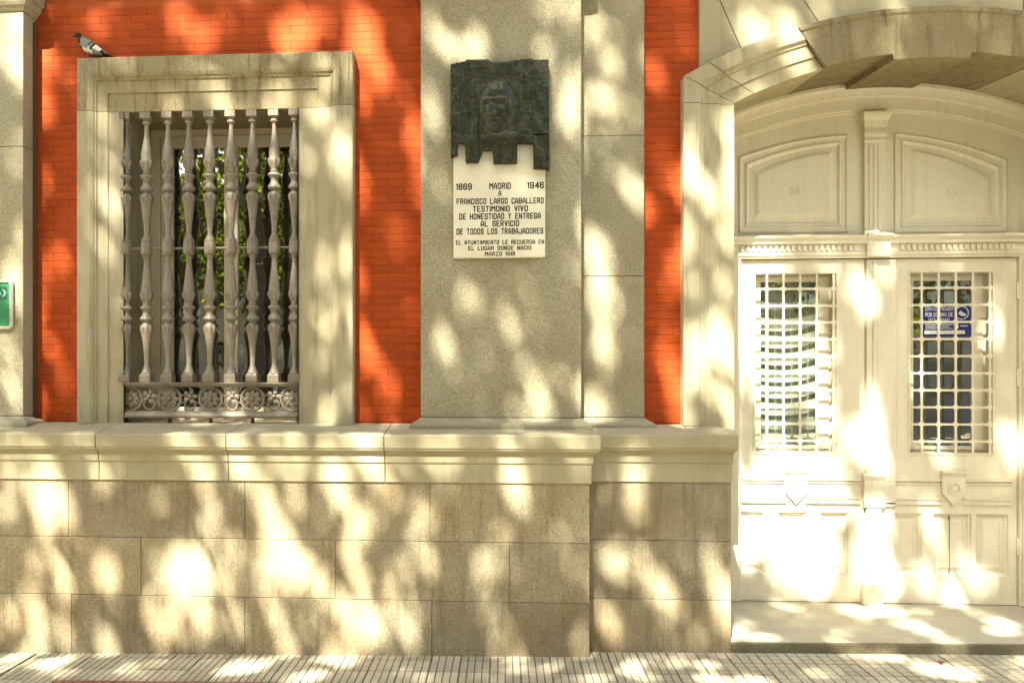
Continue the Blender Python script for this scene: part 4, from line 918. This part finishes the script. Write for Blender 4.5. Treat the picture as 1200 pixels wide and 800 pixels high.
def tree(loc, h, label, limbs, leafpos, size, seed, r0=.28):
    t = empty('plane_tree', (loc[0], loc[1], ground(loc[0])), label, 'tree', 'plane trees along the street')
    mb = MB(); g0 = ground(loc[0])-.1
    mb.tube([(loc[0], loc[1], g0), (loc[0]+.05, loc[1], h*.2), (loc[0]-.12, loc[1]+.05, h*.45), (loc[0]+.1, loc[1], h*.7), (loc[0], loc[1], h*.93)], [r0*1.25, r0, r0*.8, r0*.5, r0*.15], 12); tk = mb.build('trunk', M['bark'], t, smooth=True)
    for pts, r in limbs:
        mb = MB(); mb.tube(pts, [r*(1-.75*i/(len(pts)-1)) for i in range(len(pts))], 7); mb.build('limb', M['bark'], t, smooth=True)
    leaves(leafpos, size, seed, 'crown', M['leaf'], t)
    return t
def limbset(loc, h, R, n, seed):
    r = random.Random(seed); out_ = []
    for k in range(n):
        a = 2*math.pi*k/n+r.uniform(-.3, .3); z0_ = h*r.uniform(.35, .75); L_ = R*r.uniform(.6, 1)
        out_.append(([(loc[0], loc[1], z0_), (loc[0]+L_*.4*math.cos(a), loc[1]+L_*.4*math.sin(a), z0_+h*.08), (loc[0]+L_*.75*math.cos(a), loc[1]+L_*.75*math.sin(a), z0_+h*.15), (loc[0]+L_*math.cos(a), loc[1]+L_*math.sin(a), z0_+h*.17)], .09))
    return out_
sel = np.concatenate([core, ex, wide(42000)]); mid = -3.6
A = (-6.2, -12.9); B = (-1.2, -12.9)
def onwall(u, v, t, Y=YL):                              # a point on the sunbeam that lands on the wall at (u, v)
    x, y, z_ = px(u, Y), Y, pz(u, v, Y); return (x-SX*t, y-t, z_-SZ*t)
def filt(l):                                             # keep limbs off the beams that light the wall
    out_ = []
    for pts, r in l:
        P_ = np.array(pts); X0 = P_[:, 0]-SX*P_[:, 1]; Z0 = P_[:, 2]-SZ*P_[:, 1]
        if not ((X0 > -4.6) & (X0 < 5.2) & (Z0 > -1.5) & (Z0 < 5.3)).any(): out_.append((pts, r))
    return out_
twigs = [([onwall(205, 545, 5.6), onwall(213, 570, 5.5), onwall(232, 622, 5.4), onwall(247, 662, 5.3), onwall(262, 704, 5.2), onwall(284, 762, 5.1)], .022),
 ([onwall(12, 690, 5.3), onwall(28, 735, 5.2), onwall(44, 768, 5.1)], .020),
 ([onwall(400, 630, 5.0), onwall(380, 658, 4.9), onwall(352, 692, 4.8), onwall(362, 730, 4.7)], .020),
 ([onwall(398, 600, 5.2), onwall(388, 690, 5.0), onwall(374, 768, 4.9)], .022),
 ([onwall(60, 630, 5.3), onwall(88, 680, 5.2), onwall(96, 740, 5.1)], .02)]
tops = [onwall(150, 300, 7.0), onwall(60, 250, 7.4)]
boughs = [([(A[0], A[1], 14.0), (-6.0, -10.5, 9.4), tops[1], onwall(-40, 560, 5.9), twigs[1][0][0]], .08)]
for tw in (twigs[0], twigs[3]): boughs.append(([tops[0], tw[0][0]], .03))
tree(A, 16.5, 'tall street plane tree seen only as a reflection, left in the window panes', filt(limbset(A, 18, 5, 9, 1))+twigs, sel[sel[:, 0] < mid], .11, 3)
tree(B, 16.5, 'tall street plane tree whose crown dapples the doorway with light', filt(limbset(B, 18, 5, 9, 2)), sel[sel[:, 0] >= mid], .11, 4)
# lower, younger trees across the street, seen in the window panes
def blob(cx, cy, cz, R, n, seed):
    r = np.random.default_rng(seed); c = r.normal(size=(26, 3))*np.array([R*.42, R*.42, R*.33])+np.array([cx, cy, cz]); k = r.integers(0, 26, n)
    return c[k]+r.normal(size=(n, 3))*R*.15
for k, (x, y, h, R) in enumerate(((-9.2, -16.0, 9.0, 3.3), (-5.2, -17.0, 8.5, 3.2), (-1.2, -16.2, 9.0, 3.0), (4.5, -17.5, 9.0, 3.2), (10.5, -16.5, 8.5, 3.0), (-14.0, -16.5, 9, 3.2))):
    P_ = blob(x, y, (h+3)*.6, R*1.35, 8500, 20+k); P_ = P_[P_[:, 2] > 2.6]
    tree((x, y), h, ['leafy young plane tree across the street, reflected in the left window pane', 'leafy plane tree across the street, mirrored in the middle of the window', 'leafy plane tree across the street, mirrored at the right of the window', 'leafy plane tree across the street facing the pilaster', 'leafy plane tree across the street, mirrored in the door glass', 'leafy plane tree furthest left across the street'][k], limbset((x, y), h, R*.8, 6, 40+k), P_, .17, 60+k, r0=.14)

# ================================================================== ACROSS THE STREET (seen in the panes)
def facade(x0, x1, col, label, hgt):
    mat = wmat('facade_render', col, speck=.1, stain=.2, bmp=.1, var=0)
    b = empty('apartment_building', ((x0+x1)/2, -24, 0), label, 'building', 'buildings across the street')
    hs = []; 
    for f in range(2):
        x = x0+1.0
        while x+1.1 < x1: hs.append((x, x+1.1, 1.2+f*3.4, 3.3+f*3.4)); x += 2.4
    mb = MB(); plate(mb, x0, x1, -.8, hgt, hs, -24, -24.35); mb.build('wall', mat, b, recalc=False)
    for h_ in hs:
        mb = MB(); mb.box(h_[0], h_[1], -24.3, -24.25, h_[2], h_[3]); o = mb.build('window', M['glass'], b)
        mb = MB(); mb.box(h_[0]-.1, h_[1]+.1, -23.99, -23.9, h_[2]-.12, h_[2]-.01); mb.build('sill', M['surround'], b)
    mb = MB(); mb.box(x0, x1, -34, -24.4, -.8, hgt+.01); mb.build('core', mat, b); mb = MB(); mb.box(x0-.1, x1+.1, -24.3, -23.7, hgt+.012, hgt+.3); mb.build('roof_cornice', M['surround'], b)
facade(-22, -3.02, (.42, .36, .28), 'pale rendered apartment building across the street, mirrored in the window', 9.2)
facade(-3, 7.98, (.45, .25, .18), 'pinkish apartment building across the street', 8.9)
facade(8, 24, (.55, .45, .38), 'light pink apartment building across the street, mirrored in the door glass', 9.4)
def car(x, y, col, label):
    t = empty('parked_car', (x, y, ground(x)-.14), label, 'car', 'cars parked across the street'); z0_ = ground(x)-.14
    paint = plain('car_paint', col, .25)
    prof = [(-2.1, .32), (-2.15, .62), (-1.95, .86), (-1.1, .95), (-.55, 1.40), (.75, 1.43), (1.5, .98), (2.05, .90), (2.15, .6), (2.1, .32)]
    mb = MB(); rs = []
    for yy, k in ((-.86, .9), (-.80, 1.0), (.80, 1.0), (.86, .9)):
        rs.append([(x+a_*(.985 if k < 1 else 1), y+yy*(.86 if b_ > 1.2 else 1), z0_+(b_ if b_ < 1 else .95+(b_-.95)*k)) for a_, b_ in prof])
    mb.rings(rs); mb.build('body', paint, t, bevel=.03, smooth=True)
    mb = MB(); mb.xz([([(x-.98, z0_+.97), (x-.55, z0_+1.33), (x+.08, z0_+1.36), (x+.08, z0_+.97)], y+.74), ([(x-.98, z0_+.97), (x-.55, z0_+1.33), (x+.08, z0_+1.36), (x+.08, z0_+.97)], y+.872)]); mb.xz([([(x+.16, z0_+.97), (x+.16, z0_+1.36), (x+.72, z0_+1.35), (x+1.3, z0_+.98)], y+.74), ([(x+.16, z0_+.97), (x+.16, z0_+1.36), (x+.72, z0_+1.35), (x+1.3, z0_+.98)], y+.872)]); mb.build('side_window', M['glass'], t)
    for wx in (-1.35, 1.35):
        for wy in (-.78, .78):
            mb = MB(); mb.rings([[(x+wx+r*math.cos(a), y+wy+d, z0_+.31+r*math.sin(a)) for a in [2*math.pi*j/16 for j in range(16)]] for r, d in ((.31, -.1), (.32, 0), (.31, .1), (.2, .105))]); o = mb.build('wheel', M['ink'], t, smooth=True)
    mb = MB(); mb.box(x-2.17, x-2.1, y+.45, y+.75, z0_+.62, z0_+.74); mb.build('headlight', M['white'], t)
    mb = MB(); mb.box(x+2.1, x+2.17, y+.45, y+.75, z0_+.62, z0_+.74); mb.build('tail_light', M['padred'], t)
car(-7.4, -11.0, (.03, .035, .04), 'dark hatchback parked across the street, mirrored low in the window')
car(-2.4, -11.0, (.35, .03, .02), 'red hatchback parked across the street, mirrored low in the right pane')
lp = empty('street_lamp', (-7.6, -12.5, ground(-7.6)), 'street lamp with pale globe across the street, mirrored in the window', 'street lamp')
mb = MB(); mb.tube([(-7.6, -12.5, -.1), (-7.6, -12.5, 3.2)], [.07, .045], 10); mb.build('pole', M['ink'], lp, smooth=True)
mb = MB(); mb.lathe([(.08, 3.2), (.24, 3.35), (.27, 3.55), (.2, 3.78), (.05, 3.86)], (-7.6, -12.5), 14); mb.build('globe', M['white'], lp, smooth=True)
# everything is in place; parents at their bases keep the parts where they were built
bpy.context.view_layer.update()
